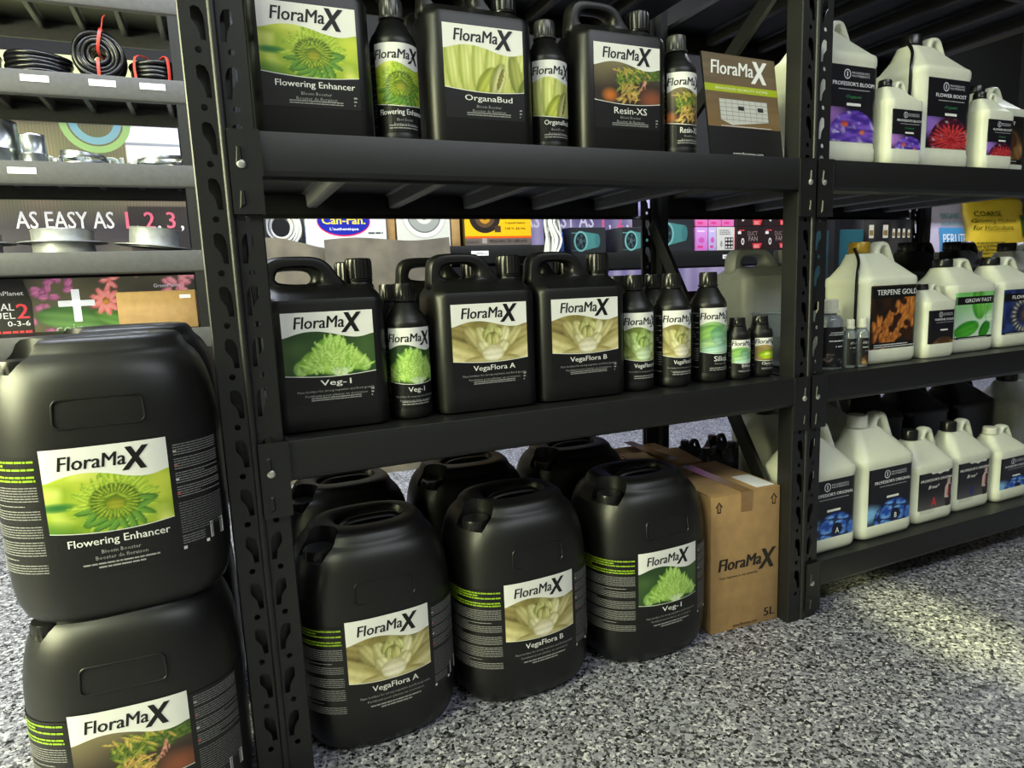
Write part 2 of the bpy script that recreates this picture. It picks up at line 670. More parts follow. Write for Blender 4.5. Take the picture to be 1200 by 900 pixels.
def pic_resin(U, V):
    C = mixc(base(U, (.19, .15, .125)), (.50, .46, .33), np.clip(V * 1.2 - .3 + .5 * vn(U * 3, V * 3, 1) - .3, 0, 1))
    C = mixc(C, (.82, .46, .16), np.clip(.95 - ((U - .16) ** 2 / .035 + (V - .20) ** 2 / .05), 0, 1))
    C = mixc(C, (.54, .30, .20), np.clip(1 - ((U - .95) ** 2 / .09 + (V - .15) ** 2 / .12), 0, 1))
    rnd = random.Random(9)
    els = []
    for k in range(40):
        t = rnd.random()
        els.append((.34 + .85 * t, .66 + .22 * t + rnd.uniform(-.16, .12), rnd.uniform(.10, .19), rnd.uniform(.035, .055), rnd.uniform(-60, 70), (.46, .56, .20), (.07, .15, .05)))
    for k in range(36):
        els.append((rnd.uniform(.30, .72), rnd.uniform(.28, .88), rnd.uniform(.09, .17), .028, rnd.uniform(40, 170), (.70, .72, .28), (.16, .24, .06)))
    for k in range(30):
        els.append((.50 + rnd.uniform(-.16, .16), .26 + rnd.uniform(-.20, .20), .13, .022, 70 + rnd.uniform(-70, 70), (.92, .80, .44), (.40, .25, .10)))
    for k in range(12):
        els.append((.30 + .05 * k + rnd.uniform(-.05, .05), .78 + rnd.uniform(-.12, .14), .10, .020, rnd.uniform(90, 170), (.88, .78, .42), (.50, .40, .14)))
    for k in range(6):
        els.append((.74 + .02 * k, .40 + .04 * k, .16, .010, 60 + 8 * k, (.90, .66, .58), (.5, .26, .2)))
    return petals(U, V, C, els, 1.35)


def pic_silica(U, V):
    C = mixc(base(U, (.45, .64, .38)), (.72, .84, .60), vn(U * 3, V * 3, 6))
    els = [(.25, .7, .3, .2, 40, (.62, .80, .42), (.32, .52, .26)), (.6, .6, .22, .3, 10, (.62, .80, .62), (.30, .52, .38)), (.35, .3, .22, .2, 0, (.78, .88, .66), (.4, .6, .38)),
           (.55, .15, .36, .14, 8, (.82, .93, .86), (.48, .70, .60)), (.72, .8, .16, .14, 60, (.7, .86, .62), (.36, .6, .36)), (.5, .42, .10, .16, 20, (.72, .86, .76), (.38, .58, .46))]
    return petals(U, V, C, els, .8)


def pic_clone(U, V):
    C = mixc(base(U, (.50, .42, .24)), (.66, .58, .36), vn(U * 4, V * 4, 4))
    return petals(U, V, C, [(.55, .40, .32, .30, 20, (.80, .90, .20), (.38, .52, .04)), (.50, .46, .12, .11, 20, (.94, .97, .60), (.72, .84, .2))], .8)


def pic_dome(U, V, ca, cb, glow, cx=.55, cy=.0, R=.62):
    C = mixc(base(U, (.07, .06, .12)), glow, np.clip(1.1 - ((U) ** 2 + (V - .75) ** 2) / .25, 0, 1))
    d = np.sqrt(((U - cx) / .50) ** 2 + ((V - cy) / (R * 1.5)) ** 2)
    n = vn(U * 9, V * 14, 3)
    D = mixc(base(U, ca), cb, np.clip(n * 1.6 - .4, 0, 1))
    D = mixc(D, (.96, .94, .98), np.clip(vn(U * 17 + V * 5, V * 7, 9) * 3 - 2.1, 0, 1))
    return C * (d > 1)[:, None] + D * (d <= 1)[:, None]


def pic_violet(U, V):
    C = pic_dome(U, V, (.26, .16, .58), (.50, .34, .80), (.66, .46, .78))
    return petals(U, V, C, [(.38, .52, .07, .09, 20, (.92, .42, .28), (.6, .2, .2)), (.72, .3, .06, .08, 0, (.90, .52, .34), (.6, .25, .3)), (.2, .3, .03, .12, 60, (.92, .86, .98), (.5, .4, .8))], 1)


def pic_redflower(U, V):
    C = pic_dome(U, V, (.20, .05, .12), (.36, .08, .2), (.60, .44, .80), .55, .1, .60)
    els = []
    for r, n in ((.50, 26), (.36, 20), (.2, 13)):
        for k in range(n):
            a = k * 360 / n + r * 90
            els.append((.58 + r * math.cos(a * D2R) * .75, .26 + r * math.sin(a * D2R) * .85, .15, .03, a, (.93, .30, .28), (.48, .04, .10)))
    els.append((.58, .26, .10, .1, 0, (.75, .16, .2), (.4, .02, .08)))
    return petals(U, V, C, els, 1)


def pic_gold(U, V):
    C = mixc(base(U, (.07, .05, .04)), (.24, .13, .05), vn(U * 6, V * 6, 2))
    C = mixc(C, (.66, .42, .16), np.clip((V - .9) * 12, 0, 1))
    rnd = random.Random(3)
    els = []
    els.append((.58, .40, .42, .20, 50, (.78, .48, .20), (.34, .16, .05)))
    for k in range(80):
        t = k / 79
        els.append((.18 + .66 * t + rnd.uniform(-.16, .16), .14 + .46 * t + rnd.uniform(-.16, .2), rnd.uniform(.06, .16), rnd.uniform(.02, .045), rnd.uniform(20, 110), (.90, .58, .26), (.36, .16, .05)))
    for k in range(9):
        els.append((rnd.uniform(.4, .8), rnd.uniform(.25, .7), .06, .05, rnd.uniform(0, 180), (.22, .10, .04), (.10, .05, .03)))
    return petals(U, V, C, els, .8)


def pic_greenleaf(U, V):
    C = mixc(base(U, (.80, .90, .80)), (.42, .76, .36), np.clip(V * 1.5 - .75 + .3 * vn(U * 4, V * 4, 1), 0, 1))
    els = [(.28, .25, .32, .16, 15, (.36, .74, .22), (.10, .50, .08)), (.55, .75, .34, .18, 100, (.50, .80, .34), (.16, .52, .12)), (.72, .22, .20, .12, 60, (.22, .60, .14), (.05, .38, .05)),
           (.80, .62, .24, .07, 80, (.55, .84, .42), (.2, .56, .16)), (.86, .48, .14, .13, 0, (.90, .97, .88), (.6, .82, .56))]
    return petals(U, V, C, els, 1)


def pic_blueeye(U, V):
    C = mixc(base(U, (.06, .08, .22)), (.20, .30, .55), vn(U * 9, V * 9, 2))
    d = np.sqrt((U - .6) ** 2 + (V - .45) ** 2)
    ring = np.clip(1 - np.abs(d - .32) / .1, 0, 1) * (.5 + .5 * np.sin(np.arctan2(V - .45, U - .6) * 24))
    C = mixc(C, (.92, .86, .62), np.clip(ring, 0, 1))
    return mixc(C, (.55, .36, .22), np.clip(1 - d / .22, 0, 1))


def pic_bubble(U, V):
    C = mixc(base(U, (.05, .06, .10)), (.50, .72, .92), np.clip(1.1 - ((U) ** 2 + (V - .5) ** 2) / .16, 0, 1))
    d = np.sqrt(((U - .58) / .46) ** 2 + ((V - .1) / .85) ** 2)
    n = vn(U * 12, V * 10, 3)
    D = mixc(base(U, (.10, .28, .68)), (.46, .68, .95), np.clip(n * 1.5 - .25, 0, 1))
    cell = np.abs(np.sin(U * 11 + .5 * np.sin(V * 5))) * np.abs(np.sin(V * 6 + 1 + U * 2))
    D = mixc(D, (.04, .08, .26), (cell < .16).astype(float) * .8)
    D = mixc(D, (.04, .06, .2), np.clip((d - .9) * 8, 0, 1))
    C = C * (d > 1)[:, None] + D * (d <= 1)[:, None]
    b = np.sqrt((U - .62) ** 2 / .012 + (V - .36) ** 2 / .045)
    return mixc(C, (.05, .06, .16), (b < 1).astype(float))


def pic_brown(U, V):
    C = base(U, (.09, .08, .08))
    return petals(U, V, C, [(.55, .3, .42, .42, 0, (.62, .48, .28), (.24, .16, .08)), (.55, .42, .22, .26, 0, (.36, .22, .12), (.18, .10, .06)), (.3, .2, .2, .14, 40, (.72, .60, .40), (.3, .2, .1)), (.8, .25, .16, .2, 120, (.66, .5, .3), (.3, .2, .1))], 1)


def pic_roots(U, V):
    n = np.abs(vn(U * 10, V * 5, 3) - .5) + np.abs(vn(U * 5, V * 9, 6) - .5)
    C = base(U, (.07, .07, .08))
    m = np.clip(1 - n / .18, 0, 1) * (V < .75)
    return mixc(C, (.66, .58, .52), m)


# ------------------------------------------------------------------ label layouts
WH, BK = (.92, .92, .91), (.062, .062, .062)
GREY = (.62, .62, .62)


def logo(L, s0, t0, wd, c, bold=.045):
    """slanted wordmark with a large heavy last letter; s0,t0 baseline left, wd total width"""
    L.text('FloraMa', s0, t0, wd * .178, c, width=wd * .735, align='l', bold=min(bold, .09), shear=.16)
    L.text('X', s0 + wd * .700, t0 - wd * .080, wd * .300, c, width=wd * .290, align='l', bold=.09, shear=.20)


_wave = ([0, .06, .14, .25, .38, .52, .66, .78, .88, 1], [.385, .36, .325, .295, .295, .33, .385, .415, .41, .36])


def wave(top, H, k=1.0):
    xs = np.linspace(0, 1, 200)
    ys = np.interp(xs, *_wave)
    for _ in range(3):
        ys = np.convolve(np.pad(ys, 6, mode='edge'), np.ones(13) / 13, mode='valid')
    return lambda u: top - H * k * np.interp(u, xs, ys)


def lower(bot, H):
    return lambda u: bot + H * (.055 * (1 - np.sin(np.pi * np.clip(u * .9 + .02, 0, 1))))


def front_label(L, w, pich, low, pic, name, sub, logo_w=.74, px=64, py=48, nxb=10, name_w=.62, crop=(0, 1)):
    """white wordmark band over a picture over a black text band; centred on s=0, t from 0"""
    top = low + pich
    L.rect(-w / 2, 0, w / 2, top, BK, nxb, 2).up()
    wv, lo = wave(top, pich), lower(low, pich)
    L.grid(np.array(WH), -w / 2, low, w / 2, top, 28, 1, lo=lambda u: wv(u) - .0004, hi=lambda u: np.full_like(u, top))
    # thin white rim under the picture
    L.grid(np.array(WH), -w / 2, low, w / 2, top, 28, 1, lo=lambda u: lo(u) - .0012, hi=lambda u: lo(u) + .001).up()
    kx = ((w / (pich * .66)) / 1.35) ** .5
    f = (lambda U, V: pic(.53 + (crop[0] + U * (crop[1] - crop[0]) - .53) * max(1, kx), np.clip(V / .68, 0, 1)))
    L.grid(f, -w / 2, low, w / 2, top, px, py, lo=lo, hi=wv).up()
    logo(L, -w / 2 + w * .13 if logo_w < .9 else -w / 2 + .01 * w, top - pich * .25, w * logo_w, BK)
    L.text(name, w * .04, low - pich * .17, pich * .115, WH, width=w * name_w, bold=.02)
    for i, s in enumerate(sub):
        L.text(s, w * .04, low - pich * (.25 + .07 * i), pich * .045, GREY, width=w * min(.85, .015 * len(s) + .12), res=1)


PR = dict(
    bud=(pic_bud, 'Flowering Enhancer', ['Bloom Booster', 'Booster de floraison'], .82),
    lettuce=(pic_lettuce, 'Veg-1', ['Plant fertilizer for strong vegetative and floral growth', 'Fertilisant pour plantes en croissance'], .34),
    creamA=(pic_cream, 'VegaFlora A', ['Plant fertilizer for strong vegetative and floral growth', 'Fertilisant pour plantes en croissance'], .56),
    creamB=(pic_cream, 'VegaFlora B', ['Plant fertilizer for strong vegetative and floral growth', 'Fertilisant pour plantes en croissance'], .56),
    creamgA=(pic_creamgreen, 'VegaFlora A', ['Plant fertilizer for strong vegetative and floral growth'], .6),
    pod=(pic_pod, 'OrganaBud', ['Bloom Booster', 'Booster de floraison'], .6),
    resin=(pic_resin, 'Resin-XS', ['Bloom Booster', 'Booster de floraison'], .5),
    silica=(pic_silica, 'Silica', ['Plant supplement'], .4),
    clone=(pic_clone, 'Clone Gel', ['Rooting gel'], .6),
)
_cache = {}


def jug_label(kind):
    k = ('jug', kind)
    if k not in _cache:
        pic, nm, sub, nw = PR[kind]
        L = Sheet()
        w = .144
        front_label(L, w, .104, .044, pic, nm, sub, name_w=nw)
        L.bars(-.035, .045, .0055, .012, 2, GREY, 'c', 3)
        L.bars(.062, .067, .006, .022, 3, GREY, 'l', 5)
        _cache[k] = L.mesh('label', flat(0, -.065, .045), M['print'])
    return _cache[k]


def bottle_label(kind, R, h, z0, small=False):
    k = ('bottle', kind, R)
    if k not in _cache:
        pic, nm, sub, nw = PR[kind]
        L = Sheet()
        w = R * 2.25
        pich = h * .70
        low = h * .30
        # printed text columns running round both sides
        L.rect(-R * 2.6, 0, R * 2.6, h, BK, 26, 2).up()
        for sg in (-1, 1):
            a, b = sorted((sg * w * .53, sg * R * 2.3))
            L.bars(a, b, h * .08, h * .95, 24 if not small else 12, (.5, .5, .5), 'l', 4 + sg)
        front_label(L, w, pich, low, pic, nm, sub, logo_w=.93, nxb=14, px=40, py=48, crop=(.12, .98), name_w=nw if nw < .7 else .95)
        L.bars(-R * .6, R * .7, h * .04, h * .10, 2, GREY, 'c', 8)
        _cache[k] = L.mesh('label', cyl(R, z0), M['print'])
    return _cache[k]


# ------------------------------------------------------------------ black jug
def jug_meshes():
    b = MB()
    sec = [(0, .084, .058, .02), (.003, .088, .063, .022), (.010, .090, .065, .024), (.205, .090, .065, .024), (.213, .0885, .063, .024),
           (.220, .086, .052, .022), (.229, .082, .036, .02), (.235, .078, .028, .018)]
    b.rings([rrect(hx, hy, r, z, 0, 0, 6) for z, hx, hy, r in sec])
    b.lathe([(.024, .228), (.0205, .236), (.0195, .252)], .064, 0, 24)
    h = MB()
    op = [tuple((p.x, p.y)) for p in spline([Vector((-.084, .215, 0)), Vector((-.087, .245, 0)), Vector((-.083, .270, 0)), (-.068, .2815, 0), (-.03, .2835, 0), (.000, .281, 0), (.017, .270, 0), (.030, .250, 0), (.046, .226, 0), (-.02, .216, 0)], 5, True)]
    ip = [tuple((p.x, p.y)) for p in spline([(-.062, .242, 0), (-.063, .255, 0), (-.054, .2625, 0), (-.025, .264, 0), (-.006, .2605, 0), (.000, .250, 0), (-.006, .240, 0), (-.03, .238, 0)], 5, True)]
    h.loop(outline(op, (-.03, .251)), outline(ip, (-.03, .251)), .0195)
    # moulded fillets between handle and shoulder
    h.tube(spline([(-.07, 0, .222), (-.02, 0, .224), (.045, 0, .224)], 4), .012, .026, 10)
    c = MB()
    c.lathe([(.0205, .243), (.0225, .244, .05), (.0228, .270, .05), (.0215, .276, .03), (.019, .278)], .064, 0, 44)
    c.lathe([(.023, .240), (.0232, .2425)], .064, 0, 32)
    for q in (b, h, c):
        q.v = [(p[0] * (1.06 if q is not c else 1) + (0 if q is not c else .0038), p[1], p[2]) for p in q.v]
    return b.mesh('body', M['hdpe']), h.mesh('handle', M['hdpe']), c.mesh('cap', M['cap'])


JUG = jug_meshes()


def black_jug(x, y, z, kind, label, rz=0, group='black handled jugs', cap=None):
    t = thing('handled_jug', label, 'jug', (x, y, z), rz, group)
    link('body', JUG[0], t)
    link('handle', JUG[1], t)
    o = link('cap', JUG[2], t)
    if kind:
        link('label', jug_label(kind), t)
    return t


# ------------------------------------------------------------------ black round bottle
def bottle_meshes(R, h, capr):
    b = MB()
    zs = h * .70
    b.lathe([(R * .9, 0), (R * .98, .003), (R, .008), (R, .016), (R * .985, .018), (R * .985, zs - .012), (R, zs - .010), (R, zs), (R * .97, zs + .006),
             (R * .93, zs + .008), (R * .90, zs + .012), (R * .75, zs + h * .085), (capr * 1.08, h * .855), (capr * .95, h * .865), (capr * .95, h * .9)], 0, 0, 40)
    c = MB()
    c.lathe([(capr * .95, h * .868), (capr * 1.12, h * .870), (capr * 1.12, h * .884), (capr, h * .888), (capr, h * .89, .06), (capr * 1.0, h * .985, .06), (capr * .92, h)], 0, 0, 44)
    return b.mesh('body', M['hdpe']), c.mesh('cap', M['cap'])


BOT = bottle_meshes(.039, .233, .019)
SBOT = bottle_meshes(.0275, .133, .017)
CLEARCAP = BOT[1].copy()
CLEARCAP.materials.clear()
CLEARCAP.materials.append(M['greycap'])


def black_bottle(x, y, z, kind, label, rz=0, small=False, group='black round bottles', pale=False):
    t = thing('round_bottle', label, 'bottle', (x, y, z), rz, group)
    bm_, cm_ = SBOT if small else BOT
    link('body', bm_, t)
    link('cap', CLEARCAP if pale else cm_, t)
    if kind:
        if small:
            link('label', bottle_label(kind, .0271, .072, .014, True), t)
        else:
            link('label', bottle_label(kind, .0384, .138, .020), t)
    return t


# ------------------------------------------------------------------ 20 litre drum
DA, DB, DN = .142, .120, 2.8


def drum_map(z0, k=1.0):
    th = np.linspace(0, np.pi, 2001)          # from +x through the front (-y) to -x
    c, s = np.cos(th), np.sin(th)
    X = DA * k * np.sign(c) * np.abs(c) ** (2 / DN)
    Y = -DB * k * np.abs(s) ** (2 / DN)
    X, Y = X[::-1], Y[::-1]
    d = np.concatenate([[0], np.cumsum(np.hypot(np.diff(X), np.diff(Y)))])
    d -= np.interp(0, X, d)
    tx, ty = np.gradient(X, d + np.arange(len(d)) * 1e-12), np.gradient(Y, d + np.arange(len(d)) * 1e-12)

    def f(s_, t_, e):
        px, py = np.interp(s_, d, X), np.interp(s_, d, Y)
        nx, ny = np.interp(s_, d, ty), -np.interp(s_, d, tx)
        q = np.hypot(nx, ny) + 1e-9
        o = e + .0008
        return np.column_stack([px + nx / q * o, py + ny / q * o, z0 + t_])
    return f


def wrap_map(hx, hy, r, z0, s_off=0.0):
    """round the front of a rounded rectangle"""
    a = np.linspace(0, np.pi / 2, 24)
    X = np.concatenate([[-hx], -hx + r - r * np.cos(a), hx - r + r * np.sin(a), [hx]])
    Y = np.concatenate([[hy], -hy + r - r * np.sin(a), -hy + r - r * np.cos(a), [hy]])
    d = np.concatenate([[0], np.cumsum(np.hypot(np.diff(X), np.diff(Y)))])
    d -= np.interp(0, X, d)
    tx, ty = np.gradient(X, d + np.arange(len(d)) * 1e-9), np.gradient(Y, d + np.arange(len(d)) * 1e-9)

    def f(s_, t_, e):
        s2 = s_ + s_off
        px, py = np.interp(s2, d, X), np.interp(s2, d, Y)
        nx, ny = np.interp(s2, d, ty), -np.interp(s2, d, tx)
        q = np.hypot(nx, ny) + 1e-9
        o = e + .0007
        return np.column_stack([px + nx / q * o, py + ny / q * o, z0 + t_])
    return f


def drum_label(kind):
    k = ('drum', kind)
    if k not in _cache:
        pic, nm, sub, nw = PR[kind]
        L = Sheet()
        w, pich, low = .146, .117, .055
        H = low + pich
        L.rect(-.235, .004, .195, H - .008, BK, 60, 2).up()
        front_label(L, w, pich, low, pic, nm, sub, px=80, py=60, nxb=24, name_w=nw, logo_w=.72)
        L.bars(-.04, .05, .006, .016, 2, GREY, 'c', 3)
        a, b = -.222, -.080
        L.bars(a, b, H - .040, H - .010, 6, (.56, .70, .14), 'l', 11, .55, .8)
        for i in range(5):
            L.bars(a, b, .008 + i * .0245, .008 + i * .0245 + .021, 6, (.58, .58, .58), 'l', 20 + i, .36, .8)
        for i in range(4):
            L.rect(.080, .088 + i * .020, .084, .0905 + i * .020, ((.75, .25, .2), (.8, .8, .8), (.7, .3, .3), (.8, .75, .7))[i])
            L.bars(.080, .150, .084 + i * .020, .101 + i * .020, 5, (.55, .55, .55), 'l', 40 + i, .38, .8)
        L.bars(.080, .150, .032, .078, 13, (.48, .48, .48), 'l', 50, .36, .9)
        L.bars(.080, .112, .016, .030, 4, (.5, .5, .5), 'l', 51)
        L.rect(.080, .008, .118, .0125, WH)
        L.rect(.121, .012, .148, .036, WH).up()
        rnd = random.Random(2)
        x = .123
        while x < .146:
            q = rnd.choice((.0006, .001, .0016))
            L.rect(x, .013, x + q, .035, (.1, .1, .1))
            x += q + rnd.choice((.0007, .001, .0013))
        _cache[k] = L.mesh('label', drum_map(.076), M['print'])
    return _cache[k]


def drum_meshes():
    b = MB()
    prof = [(.036, .72), (.032, .765), (.001, .80), (0, .815), (.004, .87), (.014, .93), (.030, .972), (.055, .995), (.075, 1.0), (.232, 1.0), (.262, .996), (.288, .982), (.312, .955), (.332, .918), (.346, .876), (.356, .832), (.363, .785)]
    R = [sellipse(DA * k, DB * k, DN, z) for z, k in prof]
    for z, a, bb, n, cx, cy in [(.366, .1085, .0915, 2.6, 0, 0), (.370, .106, .089, 2.6, 0, 0), (.380, .102, .085, 2.5, 0, 0), (.3855, .096, .079, 2.5, 0, 0), (.387, .086, .069, 2.4, 0, 0), (.3865, .070, .046, 2.4, .004, .004),
                            (.382, .064, .036, 2.4, .008, .006), (.372, .061, .033, 2.4, .008, .006), (.352, .058, .030, 2.4, .008, .006)]:
        R.append(sellipse(a, bb, n, z, cx, cy))
    b.rings(R)
    # the notch that holds the cap, cut out of the crown
    bo = b.build('drum_body', M['hdpe'])
    cu = MB().lathe([(.0365, .3445), (.0365, .356), (.042, .42)], -.098, -.046, 32).build('notch', M['hdpe'])
    md = bo.modifiers.new('cut', 'BOOLEAN')
    md.operation = 'DIFFERENCE'
    md.object = cu
    md.solver = 'EXACT'
    me = bpy.data.meshes.new_from_object(bo.evaluated_get(bpy.context.evaluated_depsgraph_get()))
    me.name = 'body'
    me.polygons.foreach_set('use_smooth', [True] * len(me.polygons))
    me.set_sharp_from_angle(angle=42 * D2R)
    bpy.data.objects.remove(bo)
    bpy.data.objects.remove(cu)
    h = MB()
    h.tube(spline([(-.050, .006, .366), (-.030, .006, .3775), (.008, .006, .380), (.050, .006, .3775), (.066, .006, .366)], 5), .007, .011, 12)
    c = MB()
    c.lathe([(.021, .331), (.021, .337), (.0262, .3375, .05), (.0265, .357, .05), (.0245, .361), (.012, .3617)], -.093, -.043, 48)
    e = MB()
    # raised outline of the grip panel on the front
    mp = drum_map(0, .982)
    out = rrect(.052, .0185, .008, 0, 0, 0, 5)
    s = np.array([p[0] for p in out])
    t = np.array([p[1] for p in out])
    P = mp(s, t + .292, np.zeros_like(s))
    # follow the shoulder: lean back with height
    up_ = prof[4:]
    kz = np.interp(P[:, 2], [p[0] for p in up_], [p[1] for p in up_]) / .982
    P[:, 0] *= kz
    P[:, 1] *= kz
    e.tube([tuple(p) for p in P], .0016, .0016, 6, closed=True)
    return me, h.mesh('handle', M['hdpe']), c.mesh('cap', M['cap']), e.mesh('grip_panel_outline', M['hdpe'])


DRUM = drum_meshes()


def drum(x, y, z, kind, label, rz=0, group='large black drums'):
    t = thing('plastic_drum', label, 'drum', (x, y, z), rz, group)
    link('body', DRUM[0], t)
    link('handle', DRUM[1], t)
    link('cap', DRUM[2], t)
    link('grip_panel_outline', DRUM[3], t)
    if kind:
        link('label', drum_label(kind), t)
    return t


# ------------------------------------------------------------------ white jug with sloping handle
def wjug_meshes(w, d, hb, h, bodym, capm):
    b = MB()
    hx, hy = w / 2, d / 2
    k = h - hb
    sec = [(0, hx * .93, hy * .90, 0), (.004, hx * .975, hy * .96, 0), (.012, hx, hy, 0), (.034, hx, hy, 0), (.0365, hx * .985, hy * .98, 0), (hb - .016, hx * .985, hy * .98, 0),
           (hb - .012, hx, hy, 0), (hb, hx, hy, 0), (hb + .006, hx * .985, hy * .97, 0), (hb + k * .12, hx * .93, hy * .88, 0), (hb + k * .40, hx * .72, hy * .58, -hx * .10),
           (hb + k * .60, hx * .53, hy * .42, -hx * .24), (hb + k * .68, hx * .46, hy * .34, -hx * .30)]
    b.rings([rrect(a, c, min(.14 * w, c * .75), z, cx, 0, 6) for z, a, c, cx in sec])
    cr = .108 * w
    ccx = -hx * .46
    b.lathe([(cr * 1.05, hb + k * .55), (cr * .98, hb + k * .76)], ccx, 0, 24)
    hd = MB()
    op = [(x * w, hb + z * k, 0) for x, z in ((-.10, .50), (-.045, .70), (.0, .90), (.06, .985), (.15, 1.0), (.205, .95), (.25, .80), (.33, .50), (.41, .20), (.475, .015), (.40, .0), (.2, .12), (.0, .26))]
    op = [(p.x, p.y) for p in spline(op, 4, True)]
    ip = [(x * w, hb + z * k, 0) for x, z in ((.065, .80), (.12, .835), (.155, .76), (.20, .58), (.205, .48), (.16, .46), (.10, .58), (.06, .70))]
    ip = [(p.x, p.y) for p in spline(ip, 4, True)]
    cc = (.125 * w, hb + .65 * k)
    hd.loop(outline(op, cc), outline(ip, cc), .095 * w, 14, .8)
    c = MB()
    z0, z1 = hb + k * .70, hb + k * .985
    c.lathe([(cr * 1.12, z0), (cr * 1.18, z0 + .002), (cr * 1.18, z0 + .004), (cr * 1.12, z0 + .005), (cr * 1.14, z0 + .006, .05), (cr * 1.14, z1 - .003, .05), (cr * 1.02, z1)], ccx, 0, 44)
    return b.mesh('body', bodym), hd.mesh('handle', bodym), c.mesh('cap', capm), (w, d, hb, h)


_wj = {}


def wjug(x, y, z, dims, label, print_=None, capm='cap', bodym='white', group='pale handled jugs', rz=0, strap=False, name='pale_jug'):
    key = (dims, capm, bodym)
    if key not in _wj:
        _wj[key] = wjug_meshes(*dims, M[bodym], M[capm])
    m = _wj[key]
    t = thing(name, label, 'jug', (x, y, z), rz, group)
    link('body', m[0], t)
    link('handle', m[1], t)
    link('cap', m[2], t)
    if print_:
        L, (lw, lh), z0 = print_
        link('label', L.mesh('label', wrap_map(dims[0] / 2 * .985, dims[1] / 2 * .98, .14 * dims[0], z0, dims[0] * .03), M['print']), t)
    if strap:
        w_, d_, hb, h = dims
        s = MB()
        k = h - hb
        s.tube(spline([(-w_ * .36, -d_ * .05, hb + k * .82), (-w_ * .40, -d_ * .2, hb + k * .5), (-w_ * .505, -d_ * .30, hb + .004), (-w_ * .51, -d_ * .30, hb * .55), (-w_ * .51, -d_ * .30, hb * .34)], 5), .0022, .004, 8)
        s.build('strap', M['cap'], t)
    return t


def seal(L, x, t, r, c):
    n = 20
    L._add([(x + r * math.cos(i * 2 * math.pi / n), t + r * math.sin(i * 2 * math.pi / n)) for i in range(n)] + [(x + .8 * r * math.cos(i * 2 * math.pi / n), t + .8 * r * math.sin(i * 2 * math.pi / n)) for i in range(n)],
           [(i, (i + 1) % n, n + (i + 1) % n, n + i) for i in range(n)], c)
    L.rect(x - r * .15, t - r * .5, x + r * .15, t + r * .5, c)


def prof_label(w, h, title, sub, pic, organic=False, letter=None, frac=.45):
    """dark label: round seal and two-line maker, a title, a pill and a picture at the foot"""
    L = Sheet()
    L.grid(pic, -w / 2, 0, w / 2, h * frac, 44, 34)
    L.rect(-w / 2, h * frac, w / 2, h, (.075, .07, .10), 24, 1).up()
    seal(L, -w * .10, h * .885, w * .065, (.85, .85, .88))
    L.text("PROFESSOR'S", w * .16, h * .895, h * .028, (.8, .8, .84), width=w * .34, bold=.01)
    L.text('NUTRIENTS', w * .16, h * .855, h * .028, (.8, .8, .84), width=w * .34, bold=.01)
    L.text(title, w * .03, h * .735, h * .052, (.93, .93, .95), width=w * min(.80, .052 * len(title) + .08), bold=.03)
    L.bars(-w * .26, w * .34, h * .68, h * .71, 1, (.6, .6, .62), 'c', 3)
    if organic:
        L.text('Organic', w * .04, h * .565, h * .05, (.25, .55, .34), width=w * .30, shear=.3)
    L.poly([(w * (-.10 + .28 * u), h * v) for u, v in ((0.03, .475), (.97, .475), (1, .493), (.97, .512), (.03, .512), (0, .493))], (.92, .92, .9))
    if letter:
        L.up()
        L.text(letter, w * .12, h * .105, h * .09, (.95, .97, 1), bold=.02)
    return L, (w, h)


def photo_label(w, h, title, pic, bandc=(.05, .05, .05)):
    """full-picture label with a dark title band near the top and a dark foot"""
    L = Sheet()
    L.grid(pic, -w / 2, 0, w / 2, h, 44, 52).up()
    L.rect(-w / 2, h * .745, w / 2, h * .90, bandc, 24, 1)
    L.rect(-w / 2, h * .02, w / 2, h * .10, bandc, 24, 1).up()
    seal(L, w * .08, h * .945, w * .04, (.2, .2, .2))
    L.text(title, w * .03, h * .785, h * .075, (.96, .96, .96), width=w * min(.84, .07 * len(title) + .02), bold=.012)
    L.bars(-w * .42, w * .46, h * .03, h * .09, 2, (.85, .85, .85), 'l', 6)
    return L, (w, h)


